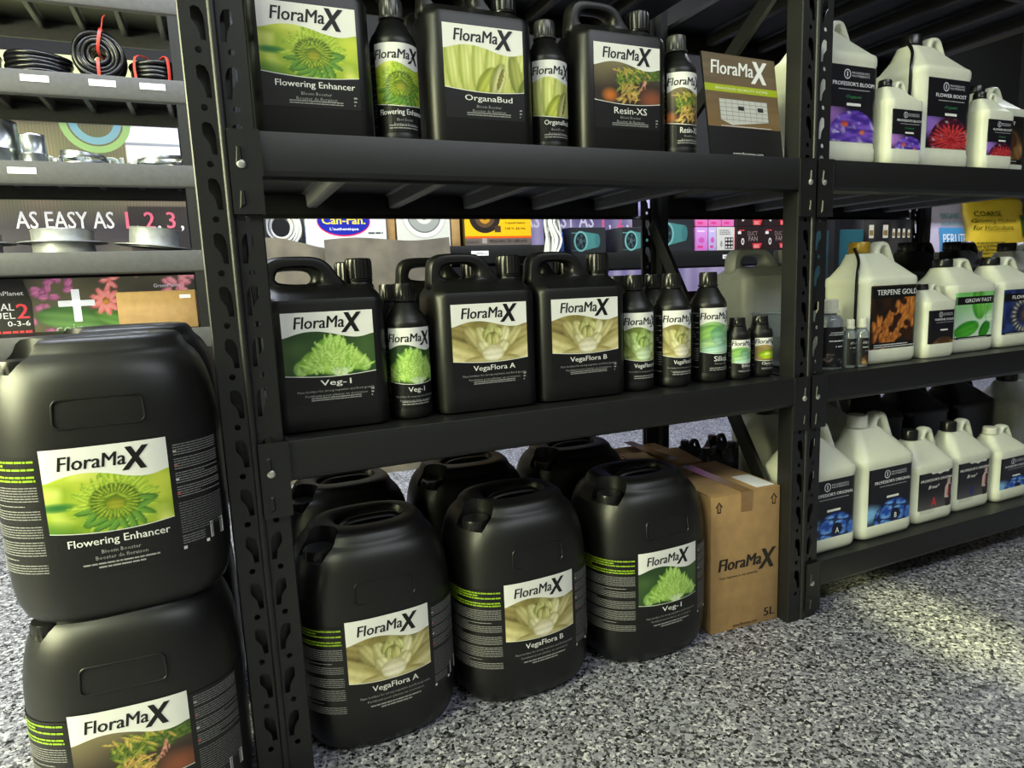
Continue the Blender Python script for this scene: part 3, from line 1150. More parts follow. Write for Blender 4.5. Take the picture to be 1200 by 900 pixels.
def statue_label(w, h, letter, lc):
    L = Sheet()
    L.grid(lambda U, V: mixc(base(U, (.46, .45, .45)), (.08, .07, .09), np.clip(V * 1.7, 0, 1)), -w / 2, 0, w / 2, h, 20, 24).up()
    L.rect(-w / 2, 0, w / 2, h * .07, (.06, .06, .07), 20, 1)
    # torn pale strip along the top edge
    L.poly([(-w * .2, h), (-w * .14, h * .955), (-w * .02, h * .965), (w * .06, h * .93), (w * .16, h * .965), (w * .3, h * .955), (w * .34, h)], (.86, .85, .82)).up()
    L.text("PROFESSOR'S ORIGINAL", w * .0, h * .80, h * .06, (.95, .95, .95), width=w * .92, bold=.03, shear=.05)
    L.text('B·no³', -w * .10, h * .63, h * .08, (.95, .95, .95), width=w * .3, bold=.03, shear=.3)
    L.text(letter, -w * .08, h * .22, h * .2, lc, bold=.02)
    # standing figure in a long coat
    L.poly([(w * .27, h * .09), (w * .36, h * .07), (w * .40, h * .3), (w * .39, h * .48), (w * .25, h * .48), (w * .24, h * .3)], (.16, .12, .12))
    L.up()
    L.poly([(w * .21, h * .36), (w * .30, h * .34), (w * .41, h * .38), (w * .43, h * .58), (w * .36, h * .69), (w * .28, h * .70), (w * .22, h * .60)], (.80, .70, .68))
    L.poly([(w * .28, h * .69), (w * .36, h * .69), (w * .37, h * .77), (w * .32, h * .80), (w * .28, h * .77)], (.72, .62, .58)).up()
    L.poly([(w * .29, h * .40), (w * .34, h * .40), (w * .33, h * .64), (w * .31, h * .64)], (.62, .24, .24))
    L.bars(-w * .44, w * .40, h * .012, h * .055, 1, (.9, .9, .9), 'l', 6)
    L.bars(-w * .46, -w * .05, h * .09, h * .17, 2, (.75, .75, .75), 'l', 9)
    return L, (w, h)


# ------------------------------------------------------------------ the room
RX0, RX1, RY0, RY1, RZ = -2.6, 6.6, -3.4, 2.75, 3.0
for nm, bx, m in (('floor', (RX0, RX1, RY0, RY1, -.1, 0), 'floor'), ('ceiling', (RX0, RX1, RY0, RY1, RZ, RZ + .1), 'ceil'),
                  ('wall_back', (RX0 - .1, RX1 + .1, RY1, RY1 + .1, -.1, RZ + .1), 'darkwall'), ('wall_front', (RX0 - .1, RX1 + .1, RY0 - .1, RY0, -.1, RZ + .1), 'wall'),
                  ('wall_left', (RX0 - .1, RX0, RY0, RY1, -.1, RZ + .1), 'wall'), ('wall_right', (RX1, RX1 + .1, RY0, RY1, -.1, RZ + .1), 'darkwall')):
    struct(MB().box(*bx).build(nm, M[m]))

# ------------------------------------------------------------------ the black shelving unit in front
PIT, ZB = .0762, .524
BAY = 1.1406
TOPZ, MIDZ, LOWZ, DECKZ = 1.0295, .572, .135, 1.4867
DEP = .57


def face_cells(ncell, zs, side):
    """punched flange: keyholes and round holes, one cell per pitch"""
    bm = bmesh.new()
    x0, x1 = .0058, .0415
    kh = [(.0095, 0), (.0165, 0), (.0185, .014), (.0225, .021), (.0265, .026), (.0265, .041), (.022, .044), (.015, .042), (.011, .034), (.0095, .022)]
    for k in range(ncell):
        z = zs + k * PIT
        loops = [[(x0, z), (x1, z), (x1, z + PIT), (x0, z + PIT)], [(x, z + .0252 + y) for x, y in kh],
                 [(.0208 + .0046 * math.cos(a * math.pi / 5), z + .012 + .0046 * math.sin(a * math.pi / 5)) for a in range(10)]]
        ed = []
        for lp in loops:
            vs = [bm.verts.new((side * x, 0, y)) for x, y in lp]
            ed += [bm.edges.new((vs[i], vs[(i + 1) % len(vs)])) for i in range(len(vs))]
        bmesh.ops.triangle_fill(bm, edges=ed, use_beauty=False)
    if zs > 0:
        vs = [bm.verts.new((side * x, 0, z)) for x, z in ((x0, 0), (x1, 0), (x1, zs), (x0, zs))]
        bm.faces.new(vs)
    bmesh.ops.remove_doubles(bm, verts=bm.verts, dist=1e-5)
    bmesh.ops.recalc_face_normals(bm, faces=bm.faces)
    r = bmesh.ops.extrude_face_region(bm, geom=list(bm.faces))
    bmesh.ops.translate(bm, verts=[v for v in r['geom'] if isinstance(v, bmesh.types.BMVert)], vec=(0, .002, 0))
    bm.verts.index_update()
    return [tuple(v.co) for v in bm.verts], [tuple(v.index for v in f.verts) for f in bm.faces]


def post_mesh(lip_l, lip_r):
    mb = MB()
    zs = (ZB - .012) - 6 * PIT
    n = 20
    top = zs + n * PIT
    for sd in (-1, 1):
        mb.add(*face_cells(n, zs, sd))
    # rounded ridge between the two faces
    prof = [(-.0062, .0022)] + [(-.0058 * math.cos(a * math.pi / 8), -.0048 * math.sin(a * math.pi / 8)) for a in range(9)] + [(.0062, .0022)]
    mb.rings([[(x, y, z) for x, y in prof] for z in (0, top)])
    # returns along the outer edges and the web that runs back
    for sd, dp in ((-1, lip_l), (1, lip_r)):
        a = [(sd * .0412, 0), (sd * .0432, .002), (sd * .0438, dp), (sd * .0418, dp), (sd * .0408, .002)]
        mb.rings([[(x, y, z) for x, y in a] for z in (0, top)])
    mb.box(-.0012, .0012, .001, .045, 0, top)
    # plates added behind the left face and half the right to darken the holes
    mb.box(-.0415, .0165, .016, .018, 0, top)
    mb.box(.0165, .0410, .016, .018, 0, .47)  # lower plate added to block light through these holes
    return mb.mesh('upright_post', M['rack'], ang=30)


def beam_mesh(x0, x1, flip=1, h=.061):
    pr = [(.028, -.001), (-.006, -.001), (-.0068, -.003), (-.0068, -.056), (-.003, -.063), (.006, -.067), (.014, -.067), (.014, -.065), (.006, -.0645), (-.001, -.061), (-.0045, -.055), (-.0045, -.0035), (.028, -.0035)]
    pr = [(y * flip, z * h / .061) for y, z in pr]
    return MB().rings([[(x, y, z) for y, z in pr] for x in (x0, x1)])


rk = thing('shelving_unit', 'long black steel shelving unit with perforated posts, standing across the middle of the floor', 'shelving', (0, 0, 0))
pm = post_mesh(.010, .010)
pm2 = post_mesh(.040, .010)
posts = []
for i, x in enumerate((0, BAY, 2 * BAY)):
    o = link('upright_post', pm if i == 0 else pm2, rk, (x, 0, 0))
    posts.append(o)
    o = link('upright_post', pm, rk, (x, DEP, 0))
    o.rotation_euler = (0, 0, math.pi)

brk_mb = MB()
brk_mb.box(.004, .0465, -.0092, -.0052, -.118, 0)
for zz in (-.036, -.097):
    brk_mb.add([(.012, -.0094, zz - .014), (.022, -.0094, zz - .008), (.020, -.0094, zz + .013), (.015, -.0094, zz + .013),
                (.014, -.0118, zz - .010), (.020, -.0118, zz - .006), (.019, -.0118, zz + .010), (.016, -.0118, zz + .010)],
               [(0, 1, 5, 4), (1, 2, 6, 5), (2, 3, 7, 6), (3, 0, 4, 7), (4, 5, 6, 7)])
brk_mb.box(.045, .0485, -.010, .002, -.064, -.001)
BRK = brk_mb.mesh('beam_bracket', M['rack'], bevel=0)
bolt_mb = MB()
bolt_mb.lathe([(.0062, 0), (.0062, .0012), (.0052, .0024), (.0026, .003)], 0, 0, 16)
BOLT = bolt_mb.mesh('bolt', M['zinc'])


def bracket(x, z, side):
    b = link('beam_bracket', BRK, rk, (x, 0, z))
    if side < 0:
        b.scale = (-1, 1, 1)
    o = link('bolt', BOLT, b, (.0195, -.0092, -.048))
    o.rotation_euler = (math.pi / 2, 0, 0)


deck_m = MB().box(.046, BAY - .046, .002, DEP - .002, -.012, -.0012).mesh('deck_board', M['rack'])
edge_m = MB().box(-.0458, .0458, .047, DEP - .047, -.012, -.0012).mesh('deck_board', M['rack'])
fb_m = beam_mesh(.046, BAY - .046).mesh('front_beam', M['rack'], ang=25)
rb_m = beam_mesh(.046, BAY - .046, -1).mesh('rear_beam', M['rack'], ang=25)
cb_mb = MB()
cp = [(-.022, -.0125), (-.014, -.016), (-.012, -.040), (-.008, -.043), (.008, -.043), (.012, -.040), (.014, -.016), (.022, -.0125)]
cb_mb.rings([[(x, y, z) for x, z in cp] for y in (.016, DEP - .016)])
cb_m = cb_mb.mesh('cross_bar', M['rackgrey'])
cb_top = cb_mb.mesh('cross_bar', M['rack'])  # shaded copy of the bars for the top deck, darkened by colour
for bay in (0, 1):
    X = bay * BAY
    for z in ((MIDZ, TOPZ, DECKZ) if bay == 0 else (LOWZ, MIDZ, TOPZ, DECKZ)):
        link('front_beam', fb_m, rk, (X, 0, z))
        link('rear_beam', rb_m, rk, (X, DEP, z))
        link('deck_board', deck_m, rk, (X, 0, z))
        bracket(X, z, 1)
        bracket(X + BAY, z, -1)
        for k in range(5):
            link('cross_bar', cb_top if z == DECKZ else cb_m, rk, (X + .19 * (k + 1), 0, z))
# sloping braces of the side frames
for X in (.030, BAY - .012):
    for (y0, z0, y1, z1) in ((.555, .95, .05, .20), (.05, 1.44, .53, 1.10)):
        mb = MB()
        L_ = math.hypot(y1 - y0, z1 - z0)
        ny, nz = -(z1 - z0) / L_ * .0175, (y1 - y0) / L_ * .0175
        q = [(y0 + ny, z0 + nz), (y0 - ny, z0 - nz), (y1 - ny, z1 - nz), (y1 + ny, z1 + nz)]
        mb.rings([[(x, y, z) for y, z in q] for x in (X - .006, X + .006)])
        mb.build('side_brace', M['rack'], rk)

# ------------------------------------------------------------------ goods on the top shelf, first bay
FY = .098
black_jug(.133, FY, TOPZ, 'bud', 'black jug with a spiky green bud label, top shelf, next to the left post', group='black jugs on the top shelf')
black_bottle(.276, .085, TOPZ, 'bud', 'round black bottle with a spiky green bud label on the top shelf', group='black bottles on the top shelf', pale=True)
black_jug(.418, FY + .002, TOPZ, 'pod', 'black jug labelled with smooth yellow-green pods on the top shelf', group='black jugs on the top shelf')
black_bottle(.560, .088, TOPZ, 'pod', 'round black bottle labelled with smooth yellow-green pods', group='black bottles on the top shelf', pale=True)
black_jug(.704, FY + .004, TOPZ, 'resin', 'black jug whose label shows a dark resinous bud with orange hairs', group='black jugs on the top shelf')
black_bottle(.844, .075, TOPZ, 'resin', 'round black bottle whose label shows a dark resinous bud with orange hairs', group='black bottles on the top shelf', pale=True)
black_bottle(.556, .19, TOPZ, 'pod', 'round black bottle in the second row behind the yellow-green pod bottle', group='black bottles on the top shelf', pale=True)
black_bottle(.800, .20, TOPZ, 'resin', 'round black bottle in the second row between the dark bud jug and its bottle', group='black bottles on the top shelf', pale=True)
black_jug(.150, FY + .15, TOPZ, None, 'black jug in the second row behind the spiky bud jug on the top shelf', group='black jugs on the top shelf')
black_jug(.430, FY + .15, TOPZ, None, 'black jug in the second row behind the pod jug on the top shelf', group='black jugs on the top shelf')

# leaning catalogue
ct = thing('catalogue', 'brown and black catalogue with a pallet tank on its cover, leaning on the top shelf', 'catalogue')
L = Sheet()
cw, ch = .196, .205
L.rect(0, 0, cw, ch, (.075, .07, .075)).up()
L.grid(lambda U, V: mixc(mixc(base(U, (.47, .36, .20)), (.36, .31, .24), np.clip(V * 1.3, 0, 1)), (.52, .44, .33), np.clip(vn(U * 3, V * 26, 4) * .6, 0, 1)), 0, ch * .29, cw, ch, 30, 30).up()
L.rect(0, ch * .63, cw, ch * .70, (.66, .72, .10)).up()
L.text('BRINGING QUALITY HOME', cw * .5, ch * .648, ch * .028, (.93, .95, .8), width=cw * .72, bold=.02)
logo(L, cw * .10, ch * .80, cw * .78, (.96, .96, .95))
# wrapped white tank in a wire cage on a pallet
L.poly([(cw * .17, ch * .56), (cw * .83, ch * .56), (cw * .83, ch * .36), (cw * .32, ch * .31), (cw * .17, ch * .36)], (.80, .80, .78)).up()
for i in range(9):
    x = cw * (.17 + .66 * i / 8)
    L.rect(x, ch * .345, x + .0008, ch * .56, (.50, .50, .52))
for i in range(6):
    y = ch * (.36 + .20 * i / 5)
    L.rect(cw * .17, y, cw * .83, y + .0008, (.50, .50, .52))
for x in (.42, .69):
    L.rect(cw * x, ch * .46, cw * (x + .08), ch * .50, (.16, .16, .17))
L.bars(cw * .17, cw * .86, ch * .295, ch * .31, 1, (.9, .9, .9), 'l', 3)
L.text('www.floramax.com', cw * .5, ch * .025, ch * .022, (.88, .88, .88), width=cw * .42, bold=.01)
A0, B0, C0 = Vector((.884, .018, TOPZ + .001)), Vector((1.080, .026, TOPZ + .001)), Vector((.894, .048, TOPZ + .200))
ex = (B0 - A0).normalized()
ez = (C0 - A0 - ex * (C0 - A0).dot(ex)).normalized()
ey = ex.cross(ez)
cm = lambda s, t, e: np.array([tuple(A0 + ex * float(a) + ez * float(b) + ey * float(c + .0003)) for a, b, c in zip(s, t, e)])
mb = MB()
mb.add([A0 + ex * s_ + ez * t_ - ey * q_ for q_ in (0, .004) for s_, t_ in ((0, 0), (cw, 0), (cw, ch), (0, ch))], [(0, 1, 2, 3), (4, 7, 6, 5), (0, 4, 5, 1), (1, 5, 6, 2), (2, 6, 7, 3), (3, 7, 4, 0)])
mb.build('pages', M['cap'], ct)
cover = L.mesh('printed_cover', cm, M['print'])
link('printed_cover', cover, ct)

# ------------------------------------------------------------------ goods on the middle shelf, first bay
G = 'black jugs on the middle shelf'
black_jug(.128, .100, MIDZ, 'lettuce', 'black jug labelled with a pale green leafy rosette, first on the middle shelf', group=G)
black_bottle(.267, .082, MIDZ, 'lettuce', 'round black bottle labelled with a pale green leafy rosette', group='black bottles on the middle shelf')
black_jug(.408, .102, MIDZ, 'creamA', 'black jug with a cream flower label, middle shelf beside the rosette bottle', group=G)
black_jug(.604, .104, MIDZ, 'creamB', 'black jug with a cream flower label, right-hand jug of the middle shelf', group=G)
black_bottle(.7455, .087, MIDZ, 'creamgA', 'round black bottle with a cream flower label, beside the right-hand black jug', group='black bottles on the middle shelf')
black_bottle(.838, .084, MIDZ, 'creamB', 'round black bottle with a cream flower label, between two other tall bottles', group='black bottles on the middle shelf')
black_bottle(.936, .087, MIDZ, 'silica', 'tall round black bottle with a translucent pale green picture', group='black bottles on the middle shelf')
black_bottle(1.002, .070, MIDZ, 'silica', 'small black bottle with a pale green picture beside the tall bottles', small=True, group='small black bottles')
black_bottle(1.069, .072, MIDZ, 'clone', 'small black bottle with a lime ball on brown, next to the right post', small=True, group='small black bottles')
black_jug(.134, .250, MIDZ, None, 'black jug in the second row behind the leafy rosette jug', group=G)
black_jug(.390, .250, MIDZ, None, 'black jug in the second row behind the left cream flower jug', group=G)
black_jug(.612, .252, MIDZ, None, 'black jug in the second row behind the right-hand cream flower jug', group=G)
black_bottle(.262, .163, MIDZ, 'lettuce', 'round black bottle behind the leafy rosette bottle', group='black bottles on the middle shelf')
black_bottle(.770, .190, MIDZ, 'creamA', 'round black bottle behind the leftmost tall cream flower bottle', group='black bottles on the middle shelf')
black_bottle(.868, .190, MIDZ, 'creamB', 'round black bottle behind the gap between the tall bottles', group='black bottles on the middle shelf')


# grey paper sacks standing at the back of the middle shelf
def sack(name, label, x, y, z, hx, hy, h, m, group=None, seed=1, cat='sack', printed=None):
    t = thing(name, label, cat, (x, y, z), 0, group)
    rnd = random.Random(seed)
    mb = MB()
    rs = []
    n = 40
    for k in range(15):
        q = k / 14
        fat = .62 + .38 * math.sin(math.pi * min(1, q * 1.15 + .12)) ** .6
        if q > .86:
            fat *= 1 - (q - .86) / .14 * .72
        ring = []
        for i in range(n):
            a = 2 * math.pi * i / n
            c, s_ = math.cos(a), math.sin(a)
            w1 = 1 + .016 * math.sin(5 * a + k * .9 + seed) + .012 * math.sin(11 * a - k * 1.7)
            px = hx * math.copysign(abs(c) ** .42, c) * (.97 + .03 * fat)
            py = hy * math.copysign(abs(s_) ** .6, s_) * fat * w1
            ring.append((px, py, h * q + .012 * math.sin(3 * px / hx + seed) * q))
        rs.append(ring)
    mb.rings(rs)
    mb.build('sack_body', m, t, ang=60)
    return t


def sheet(label, x0, x1, zl, zr, y, lean):
    t = thing('cardboard_sheet', label, 'sheet', (x0, y, 0), 0, 'grey cardboard sheets in the aisle')
    mb = MB()
    n = 16
    rs = []
    for k in range(n + 1):
        u = k / n
        wob = .006 * math.sin(u * 9) + .004 * math.sin(u * 21)
        zt = zl + (zr - zl) * u + .008 * math.sin(u * 7)
        x = (x1 - x0) * u
        rs.append([(x, wob, 0), (x, wob + lean, zt), (x, wob + lean + .006, zt), (x, wob + .006, 0)])
    mb.rings(rs)
    mb.build('corrugated_sheet', M['sack'], t)


sheet('grey cardboard sheet with a sloping top, behind the handle of the leafy rosette jug', .150, .520, 1.020, .965, 1.760, .10)
sheet('wide grey cardboard sheet standing in the aisle, behind the jugs with cream flowers', .400, .950, 1.006, 1.008, 1.735, .10)

# ------------------------------------------------------------------ drums and boxes on the floor
drum(.180, .125, 0, 'creamA', 'large black drum with a cream flower label, on the floor next to the left post', 2)
drum(.470, .125, 0, 'creamB', 'middle black drum of the floor row, with a cream flower label', 2)
drum(.766, .122, 0, 'lettuce', 'large black drum with a pale green rosette label, beside the cardboard box', 1)
drum(.185, .405, 0, None, 'plain black drum in the back row behind the drum by the left post')
drum(.475, .410, 0, None, 'plain black drum in the back row behind the middle drum')
drum(.765, .415, 0, None, 'plain black drum in the back row behind the green rosette drum')
drum(-.190, .040, 0, 'resin', 'lower drum of the left stack, with a dark resinous bud label', -3, 'stacked black drums')
drum(-.188, .055, .362, 'bud', 'upper drum of the left stack, with a spiky green bud label', 1, 'stacked black drums')
drum(-.190, .345, 0, None, 'lower plain drum of the stack standing behind the left stack', 0, 'stacked black drums')
drum(-.185, .350, .362, None, 'upper plain drum of the stack standing behind the left stack', 0, 'stacked black drums')


def carton(name, label, x, y, z, w_, d_, h_, rz=0, group=None, print_=None, m='kraft', flap=False, cat='box', seam=True, open_=False):
    t = thing(name, label, cat, (x, y, z), rz, group)
    b = MB().box(0, w_, 0, d_, 0, h_ - .003)
    b.build('carton_body', M[m], t, bevel=.0025)
    if flap:
        g = .0015
        for (y0, y1) in ((.001, d_ / 2 - g), (d_ / 2 + g, d_ - .001)):
            f = MB()
            lift = .012 if open_ and y0 < .01 else .0
            f.add([(.001, y0, h_ - .003 + (.0 if y0 < .01 else lift)), (w_ - .001, y0, h_ - .003), (w_ - .001, y1, h_ - .003 + lift), (.001, y1, h_ - .003 + lift),
                   (.001, y0, h_), (w_ - .001, y0, h_), (w_ - .001, y1, h_ + lift), (.001, y1, h_ + lift)],
                  [(0, 3, 2, 1), (4, 5, 6, 7), (0, 1, 5, 4), (1, 2, 6, 5), (2, 3, 7, 6), (3, 0, 4, 7)])
            f.build('flap', M[m], t)
    if print_ is not None:
        link('printing', print_.mesh('printing', flat(0, 0, 0), M['matte']), t)
    return t


BKI = (.13, .10, .08)
L = Sheet()
bw, bd, bh = .188, .235, .322
logo(L, bw * .11, bh * .450, bw * .84, BKI, .09)
L.text('Your harvest is our priority', bw * .12, bh * .385, bh * .024, BKI, width=bw * .56, align='l', bold=.02, shear=.1)
L.text('www.floramax.com', bw * .50, bh * .018, bh * .024, BKI, width=bw * .36, bold=.01)
L.text('5L', bw * .945, bh * .045, bh * .062, BKI, width=bw * .16, align='r', bold=.07)
for x in (.11, .90):
    a, y = bw * x, bh * .875
    for (k, c) in ((1, BKI), (.62, (.62, .47, .27))):
        p = [(-.005, 0), (.005, 0), (.005, .013), (.010, .013), (0, .026), (-.010, .013), (-.005, .013)]
        cy_ = .0125
        L._add([(a + u * (k if k == 1 else .52), y + cy_ + (v - cy_) * (k if k == 1 else .74)) for u, v in p], [(0, 1, 2, 6), (3, 4, 5)], c)
        L.up()
bx = carton('cardboard_box', 'brown cardboard box with black lettering on the floor beside the right post', .908, .040, 0, bw, bd, bh, -3.5, 'cardboard boxes on the floor', L, flap=True)
tp = MB().box(bw * .42, bw * .58, -.0012, bd * .98, bh - .0002, bh + .0008)
tp.box(bw * .42, bw * .58, -.0012, -.0002, bh - .045, bh + .0008)
tp.build('sealing_tape', M['tape'], bx)
lb = MB().box(bw * .70, bw * .96, .012, .10, bh + .0001, bh + .001)
lb.build('address_label', M['tag'], bx)
bx2 = carton('cardboard_box', 'second cardboard box with a lifted front flap, behind the lettered box', .915, .300, 0, .180, .225, .318, -2, 'cardboard boxes on the floor', None, flap=True, open_=True)
MB().box(.075, .105, .001, .224, .3320, .3328).build('sealing_tape', M['tape'], bx2)

# ------------------------------------------------------------------ pale jugs of the second bay
BIG = (.195, .140, .225, .318)
MID_ = (.193, .132, .200, .292)
GRO = (.190, .130, .170, .245)
SML = (.118, .080, .136, .192)
LOWJ = (.195, .130, .196, .306)
STA = (.160, .110, .150, .242)
G1, G2, G3 = 'pale jugs on the top shelf', 'pale jugs on the middle shelf', 'pale jugs on the bottom shelf'
wjug(1.268, .095, TOPZ, BIG, 'large pale jug with a violet crystal picture, top shelf against the right post',
     (*prof_label(.158, .158, "PROFESSOR'S BLOOM", '', pic_violet, True), .046), group=G1)
wjug(1.437, .052, TOPZ, SML, 'small pale jug with a violet crystal picture, between the two large jugs',
     (*prof_label(.104, .098, "PROFESSOR'S BLOOM", '', pic_violet, True), .022), group=G1)
wjug(1.600, .100, TOPZ, BIG, 'large pale jug with a red flower picture and a black strap', (*prof_label(.156, .158, 'FLOWER BOOST', '', pic_redflower, True), .046), group=G1, strap=True)
wjug(1.785, .058, TOPZ, SML, 'small pale jug with a red flower picture', (*prof_label(.104, .098, 'FLOWER BOOST', '', pic_redflower, True), .022), group=G1)
wjug(1.960, .170, TOPZ, (.185, .130, .175, .250), 'medium pale jug with a tan label, behind the small red flower jug', (*photo_label(.150, .130, 'ROOT', pic_brown), .035), group=G1)
wjug(1.470, .260, TOPZ, BIG, 'large pale jug in the second row behind the small violet jug', None, group=G1)

wjug(1.448, .098, MIDZ, MID_, 'large pale jug with a gold cap and an orange drip picture', (*photo_label(.166, .165, 'TERPENE GOLD', pic_gold), .034), capm='goldcap', group=G2, strap=True)
wjug(1.622, .068, MIDZ, (.112, .080, .134, .184), 'small pale jug with a brown picture, beside the gold capped jug', (*prof_label(.104, .098, 'TERPENE GOLD', '', pic_brown), .020), group=G2)
wjug(1.780, .112, MIDZ, GRO, 'pale jug with a bright green leaf picture and a black title band', (*photo_label(.166, .130, 'GROW FAST', pic_greenleaf), .028), group=G2)
wjug(1.978, .112, MIDZ, GRO, 'pale jug with a blue eye picture at the photo edge', (*photo_label(.166, .130, 'FLOWER UP', pic_blueeye), .028), group=G2)
wjug(1.690, .262, MIDZ, GRO, 'pale jug in the second row behind the small brown picture jug', None, group=G2)

wjug(1.245, .085, LOWZ, LOWJ, 'pale jug with a blue bubble picture marked A, against the right post', (*prof_label(.160, .150, "PROFESSOR'S ORIGINAL", '', pic_bubble, False, 'A', .48), .028), capm='whitecap', group=G3)
wjug(1.452, .088, LOWZ, LOWJ, 'pale jug with a blue bubble picture marked B', (*prof_label(.160, .150, "PROFESSOR'S ORIGINAL", '', pic_bubble, False, 'B', .48), .028), capm='whitecap', group=G3)
wjug(1.643, .088, LOWZ, STA, 'smaller pale jug with a standing figure and a red letter', (*statue_label(.140, .118, 'A', (.86, .20, .18)), .016), group=G3)
wjug(1.815, .098, LOWZ, STA, 'smaller pale jug with a standing figure and a dark blue letter', (*statue_label(.140, .118, 'B', (.14, .13, .52)), .016), group=G3)
wjug(1.985, .090, LOWZ, (.150, .105, .138, .206), 'small pale jug with a blue bubble picture at the photo edge', (*prof_label(.130, .108, "PROFESSOR'S ORIGINAL", '', pic_bubble, False, None, .5), .016), capm='whitecap', group=G3)


def vial(x, y, z, R, h, label, lab_h, pic=None):
    t = thing('clear_vial', label, 'bottle', (x, y, z), 0, 'small clear bottles by the right post')
    b = MB()
    b.lathe([(R * .94, 0), (R, .003), (R, h * .70), (R * .82, h * .76), (R * .56, h * .79), (R * .56, h * .85)], 0, 0, 28)
    b.build('body', M['glass'], t)
    c = MB()
    c.lathe([(R * .62, h * .80), (R * .74, h * .81), (R * .74, h * .85), (R * .66, h * .855, .05), (R * .66, h * .985, .05), (R * .58, h)], 0, 0, 36)
    c.build('cap', M['whitecap'], t)
    L = Sheet()
    w_ = R * 2.4
    L.rect(-w_ / 2, 0, w_ / 2, lab_h, (.07, .07, .08), 14, 1).up()
    if pic:
        L.grid(pic, -w_ / 2, 0, w_ / 2, lab_h * .5, 24, 16).up()
    L.bars(-w_ * .3, w_ * .3, lab_h * .80, lab_h * .90, 2, (.8, .8, .8), 'c', 2)
    L.bars(-w_ * .3, w_ * .3, lab_h * .64, lab_h * .70, 1, (.9, .9, .9), 'c', 3)
    L.bars(-w_ * .12, w_ * .12, lab_h * .50, lab_h * .56, 1, (.9, .9, .9), 'c', 5)
    link('label', L.mesh('label', cyl(R, .006), M['print']), t)
    return t


vial(1.262, .060, MIDZ, .034, .160, 'clear bottle with a white cap and a dark roots label next to the right post', .092, pic_roots)
vial(1.312, .040, MIDZ, .0145, .112, 'left of the two slim clear vials before the gold capped jug', .062)
vial(1.345, .034, MIDZ, .0145, .114, 'right of the two slim clear vials before the gold capped jug', .062, pic_brown)

# things standing deeper in the second bay
BJ = (.205, .150, .210, .300)
bj = []
for x, y, lab in ((1.90, .30, 'black jug with a pale shield emblem on its handle, behind the green leaf jug'), (2.12, .31, 'second black jug with a shield emblem, behind the blue eye jug')):
    o = wjug(x, y, MIDZ, BJ, lab, None, bodym='hdpe', group='black jugs deep in the second bay', name='black_jug')
    L = Sheet()
    L.poly([(-.012, .012), (-.011, -.004), (0, -.016), (.011, -.004), (.012, .012)], (.72, .72, .72)).up()
    L.bars(-.008, .008, -.002, .008, 2, (.15, .15, .15), 'c', 2)
    link('emblem', L.mesh('emblem', flat(.02, -.045, .255), M['print']), o)
t = thing('grey_jug', 'grey jug with a wide handle hole seen through the side frame', 'jug', (1.318, .330, MIDZ), 0, 'grey jugs')
t.scale = (1.20, 1.15, 1.03)
for nm, me in zip(('body', 'handle', 'cap'), JUG):
    me = me.copy()
    me.materials.clear()
    me.materials.append(M['greyjug'])
    link(nm, me, t)
wjug(2.345, .280, MIDZ, (.21, .15, .20, .292), 'grey jug behind the blue eye jug at the photo edge', None, bodym='greyjug', group='grey jugs', capm='cap', name='grey_jug')
t = thing('clear_tray', 'low clear plastic tray before the grey jug, behind the small black bottles', 'tray', (1.262, .180, MIDZ))
mb = MB()
mb.rings([rrect(.062, .050, .012, 0), rrect(.068, .056, .012, .125), rrect(.072, .060, .012, .127), rrect(.066, .054, .011, .129), rrect(.058, .047, .011, .006)])
mb.build('tray_shell', M['glass'], t)
MB().box(-.045, .045, -.03, .03, .0075, .07).build('tray_insert', M['greyjug'], t, bevel=.006)

for x, y, lab in ((1.725, .325, 'black jug deep on the bottom shelf, behind the blue jug marked B'), (1.94, .330, 'black jug deep on the bottom shelf, behind the jug with a red letter'),
                  (2.165, .330, 'black jug deep on the bottom shelf, behind the jug with a dark blue letter')):
    wjug(x, y, LOWZ, (.200, .150, .225, .320), lab, None, bodym='hdpe', group='black jugs deep in the second bay', name='black_jug')
wjug(1.830, .490, LOWZ, BIG, 'pale jug deep on the bottom shelf between two black jugs', None, group=G3)
wjug(1.520, .290, LOWZ, (.180, .140, .225, .318), 'grey jug deep on the bottom shelf behind the blue jugs', None, bodym='greyjug', group='grey jugs', name='grey_jug')
wjug(2.385, .270, LOWZ, (.24, .16, .22, .31), 'grey box-shaped jug behind the small jugs at the photo edge, bottom shelf', None, bodym='greyjug', group='grey jugs', name='grey_jug')
wjug(1.345, .295, LOWZ, (.165, .130, .225, .310), 'pale jug deep on the bottom shelf, seen through the side frame by the post', None, group=G3, capm='cap')
wjug(1.490, .465, LOWZ, (.200, .140, .235, .320), 'pale jug deepest on the bottom shelf, seen through the side frame', None, group=G3, capm='cap')
SB = 'small black jugs seen through the side frame'
for x, y, lab in ((1.215, .490, 'small black jug on the bottom shelf, nearest the rear post'), (1.325, .500, 'small black jug on the bottom shelf, second from the rear post'),
                  (1.210, .390, 'small black jug in front of the one nearest the rear post'), (1.318, .408, 'small black jug directly behind the pale jug by the side frame')):
    wjug(x, y, LOWZ, (.100, .080, .125, .185), lab, None, bodym='hdpe', group=SB, name='black_jug')


